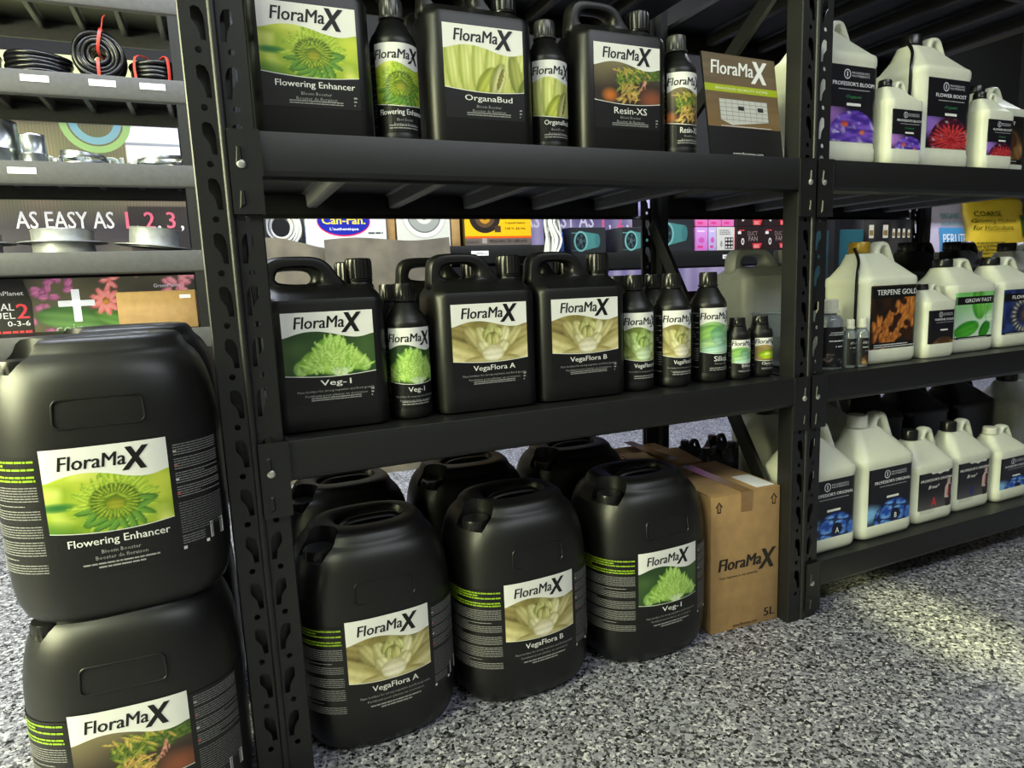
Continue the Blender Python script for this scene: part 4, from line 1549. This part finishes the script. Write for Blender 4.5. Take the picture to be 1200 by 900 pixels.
# ------------------------------------------------------------------ shelving along the back wall
def back_rack(label, x0, x1, y0, dep, shelves, h=2.0, m='shelfgrey', nb=5, tagx=()):
    t = thing('wall_shelving', label, 'shelving', (x0, y0, 0), 0, 'steel shelving along the back wall')
    W_ = x1 - x0
    for px in (0, W_):
        for py, sy in ((0, 1), (dep, -1)):
            sx = 1 if px == 0 else -1
            mb = MB()
            a, b = sx * .042, sy * .042
            pr = [(0, 0), (a, 0), (a, sy * .003), (sx * .003, sy * .003), (sx * .003, b), (0, b)]
            mb.rings([[(px + u, py + v, z) for u, v in pr] for z in (0, h)])
            mb.build('upright_post', M['rack'], t)
    bm_ = beam_mesh(.004, W_ - .004, 1, .078).mesh('front_beam', M[m], ang=25)
    bm2 = beam_mesh(.004, W_ - .004, -1, .078).mesh('rear_beam', M[m], ang=25)
    dk = MB().box(.004, W_ - .004, .004, dep - .004, -.012, -.0015).mesh('deck_board', M['rack'])
    cb = MB()
    cb.rings([[(x * .8, y, z) for x, z in cp] for y in (.012, dep - .012)])
    cb = cb.mesh('cross_bar', M['rackgrey'])
    for z in shelves:
        link('front_beam', bm_, t, (0, 0, z))
        link('rear_beam', bm2, t, (0, dep, z))
        link('deck_board', dk, t, (0, 0, z))
        for k in range(nb):
            link('cross_bar', cb, t, (W_ * (k + .5) / nb, 0, z))
    return t


S3, S2, S1, S0 = .977, 1.300, 1.612, .672
S3M = .932
BY = 1.9
back_rack('steel wall shelving at the far left, holding black cable coils and duct collars', -1.38, -.06, BY, .42, (S0, S3, S2, S1, 1.93), nb=9)
back_rack('steel wall shelving holding boxed fans, seen below the top shelf', .14, 1.500, BY, .42, (S0, S3, 1.36), m='rack')
back_rack('steel wall shelving with small pink boxes and dark red fan boxes', 1.506, 3.24, BY, .42, (S0 - .045, S3M, 1.36), m='rack')
back_rack('steel wall shelving at the far right under the growing medium bags', 3.42, 5.75, BY, .55, (.30, S0, 1.40), m='rack')


def price_tag(x, z, label):
    t = thing('price_tag', label, 'tag', (x, BY - .0075, z), 0, 'white price tags on shelf edges')
    MB().box(-.043, .043, -.0015, 0, -.011, .011).build('card', M['tag'], t)
    L = Sheet()
    L.bars(-.036, .036, -.005, .006, 2, (.45, .45, .5), 'c', int(abs(x) * 100))
    link('printing', L.mesh('printing', flat(0, -.0016, 0), M['print']), t)


price_tag(-.548, S1 - .030, 'white price tag below the flat black cable coil')
price_tag(-.340, S1 - .030, 'white price tag below the standing black cable coil')
price_tag(-.176, S1 - .030, 'white price tag below the coil with crossed red ties')
price_tag(-.625, S2 - .036, 'white price tag below the shiny duct couplings')
price_tag(1.115, S3 - .036, 'white price tag below the yellow fan box')
price_tag(2.60, S3M - .036, 'white price tag below the small pink boxes')


def coil(x, y, z, R, r, n, label, stand=False, ties=(), tilt=0):
    t = thing('cable_coil', label, 'coil', (x, y, z), 0, 'black cable coils')
    rnd = random.Random(int(x * 1000) & 255)
    mb = MB()
    for k in range(n):
        row = k % 4
        col_ = k // 4
        rr = R - r * (1 + 1.8 * row) + rnd.uniform(-.002, .002)
        h = r + r * 1.85 * col_
        e = 1 + rnd.uniform(-.02, .02)
        pts = []
        ph = rnd.uniform(0, 6)
        for i in range(36):
            a = 2 * math.pi * i / 36
            q = rr * (1 + .02 * math.sin(3 * a + ph))
            pts.append((q * e * math.cos(a), q / e * math.sin(a), h + .003 * math.sin(2 * a + ph)))
        mb.tube(pts, r, r, 7, up=(0, 0, 1), closed=True)
    H = r * 1.85 * (n // 4) + r
    if stand:
        mb.v = [(p[0], p[2] - H / 2, p[1] + R) for p in mb.v]
    mb.build('cable_loops', M['cable'], t, ang=70)
    for a in ties:
        tb = MB()
        c, s_ = math.cos(a), math.sin(a)
        ro, ri = R + r * .5, R - r * 8.4
        sec = [(ro, -r * .4), (ro, H + r * .4), (ri, H + r * .4), (ri, -r * .4)]
        pts = [(q * c, q * s_, hh) for q, hh in sec]
        tb.tube(spline(pts, 4, True), .0022, .006, 6, up=(-s_, c, 0), closed=True)
        if stand:
            tb.v = [(p[0], p[2] - H / 2, p[1] + R) for p in tb.v]
            if a == ties[0]:
                tb.tube([(ro * c, -H * .5, R + ro * s_ - .01), (ro * c + .012, -H * .6, R + ro * s_ + .035), (ro * c + .02, -H * .6, R + ro * s_ + .045)], .003, .006, 6)
        tb.build('tie', M['red'], t)
    return t


coil(-.552, 2.035, S1, .110, .0085, 20, 'flat black cable coil lying on the top wall shelf, no red ties')
coil(-.350, 2.010, S1, .088, .0085, 28, 'standing black cable coil with a red tie on top, top wall shelf', True, (1.35, 4.7))
coil(-.160, 2.030, S1, .097, .0085, 20, 'flat black cable coil with crossed red ties, top wall shelf', False, (-1.15, -2.3))
coil(-.775, 2.035, S1, .110, .0085, 20, 'black cable coil cut by the left photo edge', False)


def duct_can(x, y, z, R, h, label):
    t = thing('duct_coupling', label, 'coupling', (x, y, z), 0, 'shiny duct couplings')
    b = MB()
    b.lathe([(R, 0), (R, h * .30), (R * 1.03, h * .32), (R * 1.03, h * .36), (R, h * .38), (R, h * .9), (R * 1.02, h * .92), (R * 1.02, h * .97), (R * .98, h), (R * .95, h * .98), (R * .95, h * .06)], 0, 0, 36)
    b.build('coupling_body', M['steel'], t)


duct_can(-.722, 2.02, S2, .075, .155, 'wide shiny duct coupling standing at the left photo edge')
duct_can(-.598, 1.985, S2, .042, .105, 'narrow shiny duct coupling beside the wide one')


def clamp(x, y, z, R, label, seed):
    t = thing('duct_clamp', label, 'clamp', (x, y, z), 0, 'coiled steel duct clamps')
    b = MB()
    rnd = random.Random(seed)
    for k in range(3):
        pts = []
        rr = R * (1 - .07 * k)
        for i in range(40):
            a = 2 * math.pi * i / 40
            pts.append((rr * math.cos(a), rr * .9 * math.sin(a), .014 + .014 * k + .010 * math.sin(a + k * 1.7 + seed)))
        b.tube(pts, .0018, .008, 6, up=(0, 0, 1), closed=True)
    b.build('band', M['steel'], t, ang=50)
    s = MB().box(-R - .018, -R + .018, -.030, .012, .006, .032)
    s.build('screw_housing', M['steelmatte'], t, bevel=.003)
    q = MB()
    q.tube([(-R - .0, -.045, .019), (-R, .03, .019)], .007, .007, 10)
    q.build('screw', M['zinc'], t)


clamp(-.450, 2.03, S2, .086, 'left coiled steel clamp beside the narrow duct coupling', 1)
clamp(-.180, 2.03, S2, .092, 'right coiled steel clamp next to the left post', 4)


def flange(x, y, z, Rf, Rc, h, label, zf, rx=0):
    t = thing('duct_collar', label, 'collar', (x, y, z), 0, 'flanged duct collars')
    t.rotation_euler = (0, rx * D2R, 0)
    b = MB()
    b.lathe([(Rc, 0), (Rc, zf), (Rc * 1.005, zf + .003), (Rc, zf + .006), (Rc, h - .008), (Rc * 1.02, h - .004), (Rc * .99, h), (Rc * .97, h), (Rc * .97, .002)], 0, 0, 44)
    b.build('collar', M['steelmatte'], t)
    d = MB()
    d.lathe([(Rc, zf), (Rf, zf), (Rf, zf + .003), (Rc, zf + .003)], 0, 0, 44)
    d.build('flange_plate', M['steelmatte'], t)


flange(-.556, 2.06, S3 + .001, .150, .104, .092, 'wide flanged duct collar in the middle of the third wall shelf', .040)
flange(-.245, 2.06, S3 + .018, .142, .090, .078, 'tilted flanged duct collar nearest the left post', .004, 6)
flange(-.860, 2.06, S3 + .001, .150, .104, .080, 'flanged duct collar cut by the left photo edge', .040)

L = Sheet()
L.rect(.222, .118, .262, .132, (.94, .94, .95))
carton('cardboard_box', 'low cardboard box on the wall shelf behind the left drums', -.390, 1.945, S0, .280, .26, .150, 0, 'cardboard boxes by the wall', L, flap=True)


# printed banners on the back wall
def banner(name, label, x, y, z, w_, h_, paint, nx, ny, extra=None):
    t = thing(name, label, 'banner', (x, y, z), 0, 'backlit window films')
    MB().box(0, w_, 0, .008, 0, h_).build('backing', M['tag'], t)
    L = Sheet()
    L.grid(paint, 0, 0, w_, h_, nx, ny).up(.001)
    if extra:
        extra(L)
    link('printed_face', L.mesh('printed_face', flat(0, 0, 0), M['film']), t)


def paint_banner(U, V):
    X = -1.0 + .88 * U
    Z = .55 + 1.27 * V
    # slatted-wood photograph, darker beneath
    sl = .5 + .5 * np.sin(X * 480)
    C = mixc(base(U, (.46, .42, .36)), (.64, .60, .50), sl * .7)
    C = mixc(C, (.40, .44, .34), np.clip(vn(X * 9, Z * 5, 2) * 1.3 - .5, 0, 1))
    # dark lower half with the slogan
    C = mixc(C, (.24, .22, .28), np.clip((1.22 - Z) * 9, 0, 1) * np.clip((vn(X * 5, Z * 7, 9) * 2 + .1), 0, 1) * .95)
    # flowers below the slogan
    lo = np.clip((.93 - Z) * 30, 0, 1)
    F = mixc(base(U, (.16, .16, .16)), (.46, .44, .30), np.clip(vn(X * 6, Z * 3, 3) * 1.4 - .3, 0, 1))
    els = []
    rnd = random.Random(5)
    for k in range(26):
        els.append((rnd.gauss(-.70, .035), rnd.uniform(.60, .91), .022, .016, rnd.uniform(0, 180), (.78, .48, .62), (.40, .18, .34)))
    for k in range(14):
        els.append((rnd.gauss(-.20, .05), rnd.uniform(.78, .92), .03, .016, rnd.uniform(0, 180), (.90, .62, .62), (.52, .26, .34)))
    els += [(-.62, .72, .14, .055, -8, (.42, .58, .32), (.14, .30, .12)), (-.44, .705, .11, .04, -20, (.40, .58, .28), (.16, .32, .10)), (-.40, .66, .08, .03, 10, (.34, .62, .80), (.12, .30, .44))]
    for k in range(9):
        a = k * 40
        els.append((-.485 + .030 * math.cos(a * D2R), .790 + .034 * math.sin(a * D2R), .034, .014, a, (.95, .62, .58), (.66, .28, .30)))
    for k in range(6):
        a = k * 60 + 10
        els.append((-.462 + .018 * math.cos(a * D2R), .885 + .03 * math.sin(a * D2R), .024, .010, a, (.95, .62, .58), (.66, .28, .30)))
    els.append((-.485, .790, .016, .016, 0, (.80, .60, .25), (.45, .25, .12)))
    F = petals(X, Z, F, els, 1)
    C = C * (1 - lo)[:, None] + F * lo[:, None]
    # dark panel on the right and the white boards
    C = mixc(C, (.13, .12, .15), ((X > -.36) & (Z < 1.20) & (Z > .93)).astype(float) * .55)
    C = mixc(C, (.95, .96, 1.0), ((X > -.335) & (Z > 1.39)).astype(float))
    C = mixc(C, (.60, .62, .72), ((X > -.335) & (np.abs(Z - 1.468) < .006)).astype(float))
    C = mixc(C, (.86, .88, .72), (Z > 1.60).astype(float))
    C = mixc(C, (.80, .55, .22), ((X < -.86) & (Z > 1.0) & (Z < 1.24)).astype(float))
    return C


def banner_extra(L):
    w8, pk = (.90, .90, .95), (.93, .45, .58)
    ox, oz = -1.0, .55
    L.text('AS EASY AS', -.775 - ox, 1.105 - oz, .072, w8, width=.360, align='l', bold=.02)
    for s, x, c in (('1', -.368, pk), (',', -.330, w8), ('2', -.295, pk), (',', -.243, w8), ('3', -.205, pk), (',', -.150, w8)):
        L.text(s, x - ox, (1.105 if s != ',' else 1.092) - oz, .072 if s != ',' else .025, c, width=None, align='l', bold=.03)
    # arc emblem and outlined maker lettering above
    n = 18
    for rad, wd, c in ((.135, .028, (.62, .76, .52)), (.100, .030, (.52, .70, .78))):
        a0 = [(-.44 - ox + (rad) * math.cos(a), 1.56 - oz + rad * math.sin(a)) for a in [math.pi * (1.0 + 1.0 * i / n) for i in range(n + 1)]]
        a1 = [(-.44 - ox + (rad - wd) * math.cos(a), 1.56 - oz + (rad - wd) * math.sin(a)) for a in [math.pi * (1.0 + 1.0 * i / n) for i in range(n + 1)]]
        L._add(a0 + a1, [(i, i + 1, n + 2 + i, n + 1 + i) for i in range(n)], c)
    L.up(.001)
    L.text('GREENPL', -.72 - ox, 1.325 - oz, .085, (.86, .88, .90), width=.40, align='l', bold=.06)
    L.up(.001)
    L.text('GREENPL', -.715 - ox, 1.328 - oz, .078, (.56, .66, .66), width=.39, align='l', bold=.0)
    # black pouch with its lettering
    L.poly([(-1.0 - ox, .62 - oz), (-.765 - ox, .62 - oz), (-.760 - ox, .80 - oz), (-.785 - ox, .915 - oz), (-1.0 - ox, .925 - oz)], (.085, .08, .09)).up(.001)
    L.text('GreenPlanet', -.785 - ox, .828 - oz, .018, (.8, .8, .8), width=.15, align='r', bold=.01)
    L.text('DUAL', -.825 - ox, .765 - oz, .030, (.9, .9, .9), width=.105, align='r', bold=.02)
    L.text('FUEL', -.825 - ox, .730 - oz, .026, (.9, .9, .9), width=.095, align='r')
    L.text('2', -.775 - ox, .730 - oz, .062, (.86, .24, .30), width=.042, align='r', bold=.04)
    L.text('0-3-6', -.775 - ox, .698 - oz, .022, (.92, .92, .92), width=.080, align='r', bold=.02)
    L.bars(-.90 - ox, -.772 - ox, .668 - oz, .690 - oz, 1, (.80, .22, .26), 'l', 4)
    L.bars(-.88 - ox, -.772 - ox, .640 - oz, .655 - oz, 1, (.75, .75, .75), 'l', 7)
    # plus sign and faint leaf lettering
    L.rect(-.612 - ox, .705 - oz, -.582 - ox, .845 - oz, (.92, .94, .96))
    L.rect(-.665 - ox, .772 - oz, -.528 - ox, .797 - oz, (.92, .94, .96))
    L.text('coir', -.685 - ox, .655 - oz, .040, (.62, .70, .60), width=.10, align='l')
    L.text('GreenPlanet', -.18 - ox, .842 - oz, .016, (.75, .75, .78), width=.11, align='r')


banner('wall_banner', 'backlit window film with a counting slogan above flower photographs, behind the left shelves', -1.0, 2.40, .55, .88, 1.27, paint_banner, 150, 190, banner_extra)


def paint_banner2(U, V):
    X, Z = U * 2.1, V * .62
    C = mixc(base(U, (.52, .50, .70)), (.70, .66, .80), .5 + .5 * np.sin(X * 300))
    C = mixc(C, (.40, .36, .55), np.clip(vn(X * 5, Z * 6, 4) * 1.5 - .5, 0, 1))
    C = mixc(C, (.86, .80, .90), np.clip(1 - np.abs(X - 1.5) * 3, 0, 1) * .5)
    return C


def banner2_extra(L):
    L.text('AS EASY AS', .10, .405, .085, (.88, .88, .97), width=.46, align='l', bold=.02)
    for s, x, c in (('1', .62, (.92, .42, .62)), (',', .665, (.9, .9, .97)), ('2', .72, (.92, .42, .62)), (',', .79, (.9, .9, .97)), ('3', .83, (.92, .42, .62))):
        L.text(s, x, .405 if s != ',' else .39, .085 if s != ',' else .03, c, align='l', bold=.03)


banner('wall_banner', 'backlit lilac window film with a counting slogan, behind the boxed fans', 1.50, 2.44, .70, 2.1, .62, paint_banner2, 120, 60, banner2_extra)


# ------------------------------------------------------------------ boxed fans on the wall shelving
def pbox(name, label, x, y, z, w_, d_, h_, draw, col_, group=None, cat='box', rz=0):
    t = thing(name, label, cat, (x, y, z), rz, group)
    mm = 'box_' + '_'.join('%02d' % int(c * 99) for c in col_)
    if mm not in M:
        M[mm] = mat(mm, col_, .55, 0, .03, 30)
    MB().box(0, w_, 0, d_, 0, h_).build('carton', M[mm], t, bevel=.003)
    L = Sheet()
    draw(L, w_, h_)
    link('printing', L.mesh('printing', flat(0, 0, 0), M['gloss']), t)
    return t


def ell(L, cx, cy, rx, ry, c, n=32, a0=0, a1=2 * math.pi):
    L.poly([(cx + rx * math.cos(a0 + (a1 - a0) * i / n), cy + ry * math.sin(a0 + (a1 - a0) * i / n)) for i in range(n)], c)


def d_canfan(L, w, h):
    L.rect(.004, .004, w - .004, h - .004, (.80, .81, .84)).up()
    ell(L, w * .46, .112, w * .335, .064, (.80, .12, .35))
    L.up()
    ell(L, w * .46, .112, w * .325, .058, (.10, .14, .62))
    L.up()
    L.text('The original', w * .46, .149, .011, (.95, .95, .97), width=w * .30, bold=.01)
    L.text('Can-Fan.', w * .46, .100, .036, (.96, .84, .22), width=w * .54, bold=.04)
    L.text("L'authentique", w * .46, .071, .015, (.95, .95, .97), width=w * .36, bold=.02)
    L.bars(w * .76, w * .95, .058, .075, 1, (.3, .3, .35), 'l', 3)


pbox('fan_box', 'white fan box with a blue oval badge, on the wall shelf', .345, 1.915, S3, .340, .22, .240, d_canfan, (.86, .87, .90), 'boxed fans on the wall shelf')
carton('cardboard_box', 'narrow cardboard box between the white fan box and the round grey fan', .690, 1.93, S3, .038, .20, .24, 0, 'cardboard boxes by the wall')
carton('cardboard_box', 'narrow cardboard box between the round grey fan and the yellow box', .990, 1.92, S3 - .0, .042, .22, .24, 0, 'cardboard boxes by the wall')


def d_whitefan(L, w, h):
    L.rect(.003, .003, w - .003, h - .003, (.78, .78, .78)).up()
    for rx, c in ((.105, (.70, .70, .70)), (.098, (.93, .93, .92)), (.080, (.40, .41, .42)), (.074, (.58, .59, .60)), (.040, (.80, .80, .80)), (.022, (.45, .46, .48))):
        ell(L, w * .5, .140, rx, rx, c)
        L.up()


pbox('fan_box', 'white box showing a round grey fan, on the wall shelf', .738, 1.915, S3, .245, .22, .250, d_whitefan, (.82, .82, .82), 'boxed fans on the wall shelf')


def d_yellow(L, w, h):
    L.rect(.002, .002, w - .002, .040, (.40, .36, .36))
    L.rect(.002, .040, w - .002, h - .002, (.90, .70, .10)).up()
    L.rect(.002, .034, w - .002, .044, (.85, .35, .10))
    ell(L, w * .30, .130, .078, .072, (.16, .13, .12))
    L.up()
    ell(L, w * .30, .135, .052, .052, (.34, .26, .18))
    L.up()
    ell(L, w * .30, .135, .030, .034, (.72, .52, .16))
    L.up()
    ell(L, w * .30, .135, .014, .016, (.2, .16, .12))
    L.rect(w * .44, .062, w * .53, .092, (.26, .20, .15))
    L.text('MAX-FAN 150 / 600 m³/h', w * .64, .013, .015, (.15, .13, .14), width=w * .56, bold=.02)
    L.rect(w * .25, .010, w * .32, .034, (.60, .57, .57))
    for i, s in enumerate(('High output', 'Max speed', '3 speed switch', '120 V, 60 Hz')):
        L.text(s, w * .60, .150 - i * .026, .013, (.20, .13, .05), align='l', width=w * .30, bold=.01)
    L.bars(w * .01, w * .2, .012, .026, 2, (.3, .27, .27), 'l', 8)


pbox('fan_box', 'yellow and grey fan box with a dark motor picture, on the wall shelf', 1.052, 1.915, S3, .345, .22, .240, d_yellow, (.30, .25, .10), 'boxed fans on the wall shelf')


def d_teal(L, w, h):
    L.rect(.002, .002, w - .002, h - .002, (.17, .18, .20)).up()
    L.rect(w * .03, h - .030, w * .40, h - .026, (.35, .6, .6))
    cx, cy = w * .46, h * .46
    k = min(1, h / .160)
    q = [(cx - .045 * k, cy + .062 * k), (cx + .075 * k, cy + .045 * k), (cx + .085 * k, cy - .035 * k), (cx - .045 * k, cy - .062 * k)]
    L.poly(q[::-1], (.28, .50, .51)).up()
    ell(L, cx + .075 * k, cy + .004 * k, .020 * k, .042 * k, (.24, .44, .46))
    ell(L, cx - .045 * k, cy, .050 * k, .064 * k, (.44, .66, .66))
    L.up()
    ell(L, cx - .045 * k, cy, .038 * k, .052 * k, (.12, .17, .19))
    L.up()
    for i in range(5):
        a = i * 1.257
        L.poly([(cx + k * (-.045 + .010 * math.cos(a)), cy + k * .013 * math.sin(a)), (cx + k * (-.045 + .034 * math.cos(a - .15)), cy + k * .046 * math.sin(a - .15)), (cx + k * (-.045 + .032 * math.cos(a + .4)), cy + k * .044 * math.sin(a + .4))], (.24, .32, .35))
    ell(L, cx - .045 * k, cy, .012 * k, .017 * k, (.30, .36, .40))
    L.bars(w * .04, w * .2, .012, .020, 1, (.3, .45, .45), 'l', 3)


for i, (x, lab) in enumerate(((1.612, 'dark box showing a teal duct fan, leftmost of three'), (1.912, 'dark box showing a teal duct fan, middle of three'), (2.125, 'dark box showing a teal duct fan, right of the rear post'))):
    pbox('fan_box', lab, x, 1.915, S3M, (.205 if i < 2 else .245), .22, .128 if i < 2 else .20, d_teal, (.15, .16, .18), 'boxed teal fans on the wall shelf')


def d_pink(a, b, full=True):
    def f(L, w, h):
        L.grid(lambda U, V: mixc(base(U, a), b, V), .002, .002, w - .002, h - .002, 4, 6).up()
        L.rect(w * .15, h * .80, w * .75, h * .86, (.95, .85, .95))
        L.rect(w * .2, h * .12, w * .6, h * .22, (.85, .25, .55))
        ell(L, w * .5, h * .45, w * .22, h * .12, (.80, .35, .70))
    return f


PKG = 'small pink boxes on the wall shelf'
for i, x in enumerate((2.392, 2.484, 2.576)):
    pbox('small_box', ('left', 'middle', 'right')[i] + ' of the three pink boxes in the upper row', x, 1.925, S3M + .130, .088, .12, .12, d_pink((.86, .40, .68), (.93, .66, .86)), (.80, .42, .66), PKG)
pbox('small_box', 'lilac pink box at the left of the lower row, under the pink boxes', 2.392, 1.925, S3M, .088, .12, .128, d_pink((.80, .45, .78), (.84, .62, .90)), (.74, .46, .74), PKG)
pbox('small_box', 'slim lilac box between the pink box and the white patterned box', 2.484, 1.925, S3M, .055, .12, .128, d_pink((.70, .62, .85), (.80, .74, .92)), (.66, .60, .80), PKG)


def d_pattern(L, w, h):
    L.rect(.002, .002, w - .002, h - .002, (.84, .82, .82)).up()
    L.rect(w * .45, h * .06, w * .92, h * .55, (.10, .10, .11)).up()
    rnd = random.Random(8)
    for i in range(3):
        for j in range(3):
            ell(L, w * (.53 + .155 * i), h * (.14 + .16 * j), w * .055, h * .055, (.84, .82, .82), 8)
    L.rect(w * .97, .002, w - .001, h - .002, (.85, .2, .25))
    L.bars(w * .15, w * .75, h * .68, h * .92, 3, (.45, .44, .44), 'l', 2)
    ell(L, w * .25, h * .28, w * .06, h * .14, (.6, .6, .6))


pbox('small_box', 'white box with a black dotted square, under the pink boxes', 2.542, 1.925, S3M, .128, .12, .128, d_pattern, (.80, .78, .78), PKG)


def d_duct(L, w, h):
    L.rect(.002, .002, w - .002, h - .002, (.17, .12, .13)).up()
    L.text('DUCT', w * .60, h * .62, h * .18, (.55, .48, .48), width=w * .36, bold=.0)
    L.text('FAN', w * .62, h * .38, h * .20, (.60, .53, .53), width=w * .32, bold=.0)
    ell(L, w * .24, h * .36, w * .055, h * .15, (.85, .83, .82))
    L.up()
    ell(L, w * .24, h * .36, w * .028, h * .08, (.2, .18, .18))
    L.poly([(w * .62, h * .05), (w * .88, h * .05), (w * .95, h * .28), (w * .60, h * .28)], (.82, .22, .26)).up()
    L.bars(w * .65, w * .86, h * .09, h * .24, 3, (.95, .75, .75), 'l', 4)
    L.bars(w * .10, w * .36, h * .82, h * .92, 1, (.9, .3, .32), 'l', 6)
    L.rect(w * .06, h * .68, w * .18, h * .80, (.9, .88, .88))


RDG = 'dark red fan boxes on the wall shelf'
n = 0
for i, x in enumerate((2.675, 2.878)):
    for j in range(2):
        pbox('fan_box', ('lower left', 'upper left', 'lower right', 'upper right')[i * 2 + j] + ' dark fan box with red flashes, beside the small pink boxes', x, 1.92, S3M + .131 * j, .20, .16, .129, d_duct, (.15, .10, .11), RDG)

# roll of white tubing and the hanging bundle of white cable
t = thing('tubing_roll', 'roll of white tubing at the left end of the fan shelf', 'roll', (.245, 1.990, S3))
mb = MB()
rnd = random.Random(3)
for k in range(16):
    rr = .080 - .011 * (k % 4) + rnd.uniform(-.003, .003)
    yy = -.04 + .026 * (k // 4)
    ph = rnd.uniform(0, 6)
    mb.tube([(rr * math.cos(a) * (1 + .03 * math.sin(2 * a + ph)), yy + .006 * math.sin(a + ph), .092 + rr * 1.08 * math.sin(a)) for a in [2 * math.pi * i / 32 for i in range(32)]], .0062, .0062, 7, up=(0, 1, 0), closed=True)
mb.build('tubing_loops', M['wcable'], t, ang=70)
MB().box(-.09, .10, -.055, .06, 0, .010).build('blue_tray', M['bluebag'], t, bevel=.002)

t = thing('cable_bundle', 'loose bundle of white cable between the yellow box and the blue film', 'cable', (1.470, 1.858, S3 - .05))
mb = MB()
for k in range(14):
    a, b_ = rnd.uniform(-.045, .045), rnd.uniform(-.03, .03)
    mb.tube(spline([(a * .6, b_, .004), (a * 1.1 + .01, b_, .07), (a * .7 - .01, b_ * .6, .15), (a * .9 + .008 * math.sin(k), b_, .22), (a * .4, b_, .25), (a * .2 + .02, b_ + .01, .20), (a + .02, b_ + .02, .10), (a, b_ + .015, .005)], 5), .0055, .0055, 7)
mb.build('cable_loops', M['wcable'], t, ang=70)
sack('blue_film_bag', 'crumpled blue film bag beside the white cable bundle', 1.562, 1.995, S3M, .045, .04, .125, M['bluebag'], None, 7, 'bag')


# ------------------------------------------------------------------ bags and boxes at the far right
def bag(label, x, z, hx, hy, h, col_, draw, seed, y=2.12):
    mm = 'bag_film_%d' % seed
    M[mm] = mat(mm, col_, .38, 0, .04, 8, .35, 14)
    t = sack('growing_medium_bag', label, x, y, z, hx, hy, h, M[mm], 'bags of growing medium', seed, 'bag')
    L = Sheet()
    draw(L, hx * 2, h)

    def mp(s, t_, e):
        q = np.clip(t_ / h, 0, 1)
        fat = .62 + .38 * np.sin(np.pi * np.minimum(1, q * 1.15 + .12)) ** .6
        fat = np.where(q > .86, fat * (1 - (q - .86) / .14 * .72), fat)
        u = np.clip(np.abs(s) / (hx * (.97 + .03 * fat)), 0, .999)
        c = u ** (1 / .42)
        sn = np.sqrt(np.clip(1 - c * c, 0, 1))
        return np.column_stack([s, -hy * sn ** .6 * fat * 1.035 - e - .003, t_])
    link('printing', L.mesh('printing', mp, M['gloss']), t)


def d_perlite(L, w, h):
    L.rect(-.02, h * .36, w * .46, h * .62, (.30, .58, .78), 6, 4).up(.001)
    L.text('PERLITE', w * .22, h * .44, h * .11, (.93, .95, .98), width=w * .40, bold=.03)
    L.text('ORGANIC', w * .20, h * .72, h * .065, (.35, .60, .62), width=w * .34, bold=.02)
    L.text('HYDROPONIC', w * .20, h * .64, h * .05, (.35, .60, .62), width=w * .36, bold=.01)


def d_yellowbag(L, w, h):
    gr = (.22, .24, .06)
    L.rect(w * .30, h * .50, w * .46, h * .74, (.20, .34, .10), 3, 4).up(.001)
    L.text('COARSE', -w * .20, h * .725, h * .058, gr, width=w * .42, bold=.02, shear=.2)
    L.text('Growing Medium', -w * .12, h * .645, h * .052, gr, width=w * .66, bold=.012, shear=.2)
    L.text('for Horticulture.', -w * .14, h * .575, h * .052, gr, width=w * .60, bold=.012, shear=.2)
    L.bars(-w * .42, w * .0, h * .26, h * .46, 5, (.45, .40, .12), 'l', 4)


bag('pale lilac bag with a blue band, on the far right shelving behind the jugs', 4.54, S0, .33, .13, .62, (.78, .74, .82), d_perlite, 11)
bag('yellow bag with dark green slanted lettering at the right photo edge', 5.22, S0, .35, .14, .64, (.82, .70, .20), d_yellowbag, 12)


def d_sign(L, w, h):
    L.rect(.002, .002, w - .002, h - .002, (.16, .34, .38)).up()
    L.text('A', w * .52, h * .30, h * .30, (.90, .93, .93), width=w * .36, bold=.03)
    L.bars(w * .12, w * .8, h * .10, h * .2, 2, (.8, .85, .85), 'l', 3)


def d_jars(L, w, h):
    L.grid(lambda U, V: mixc(base(U, (.10, .10, .11)), (.24, .23, .22), np.clip(vn(U * 7, V * 5, 3) * 1.6 - .4, 0, 1)), .002, .002, w - .002, h - .002, 24, 16).up()
    for i, (x, hh, ww) in enumerate(((.15, .17, .09), (.42, .17, .10), (.58, .12, .05), (.68, .12, .05), (.78, .12, .05), (.88, .11, .05))):
        y0 = .66
        L.rect(w * x - w * ww / 2, h * y0, w * x + w * ww / 2, h * (y0 + hh), (.80, .78, .70))
        L.up()
        L.rect(w * x - w * ww * .4, h * (y0 + hh * .2), w * x + w * ww * .4, h * (y0 + hh * .6), (.52, .44, .26))
        L.up()


pbox('sign_box', 'teal box with a white letter, behind the gold capped jug', 3.47, 1.93, S0, .235, .2, .370, d_sign, (.16, .32, .36), 'boxes on the far right shelving')
pbox('poster_box', 'dark box printed with a row of pale jars, beside the lilac bag', 3.715, 1.94, S0, .475, .2, .48, d_jars, (.12, .12, .13), 'boxes on the far right shelving')

bpy.context.view_layer.update()
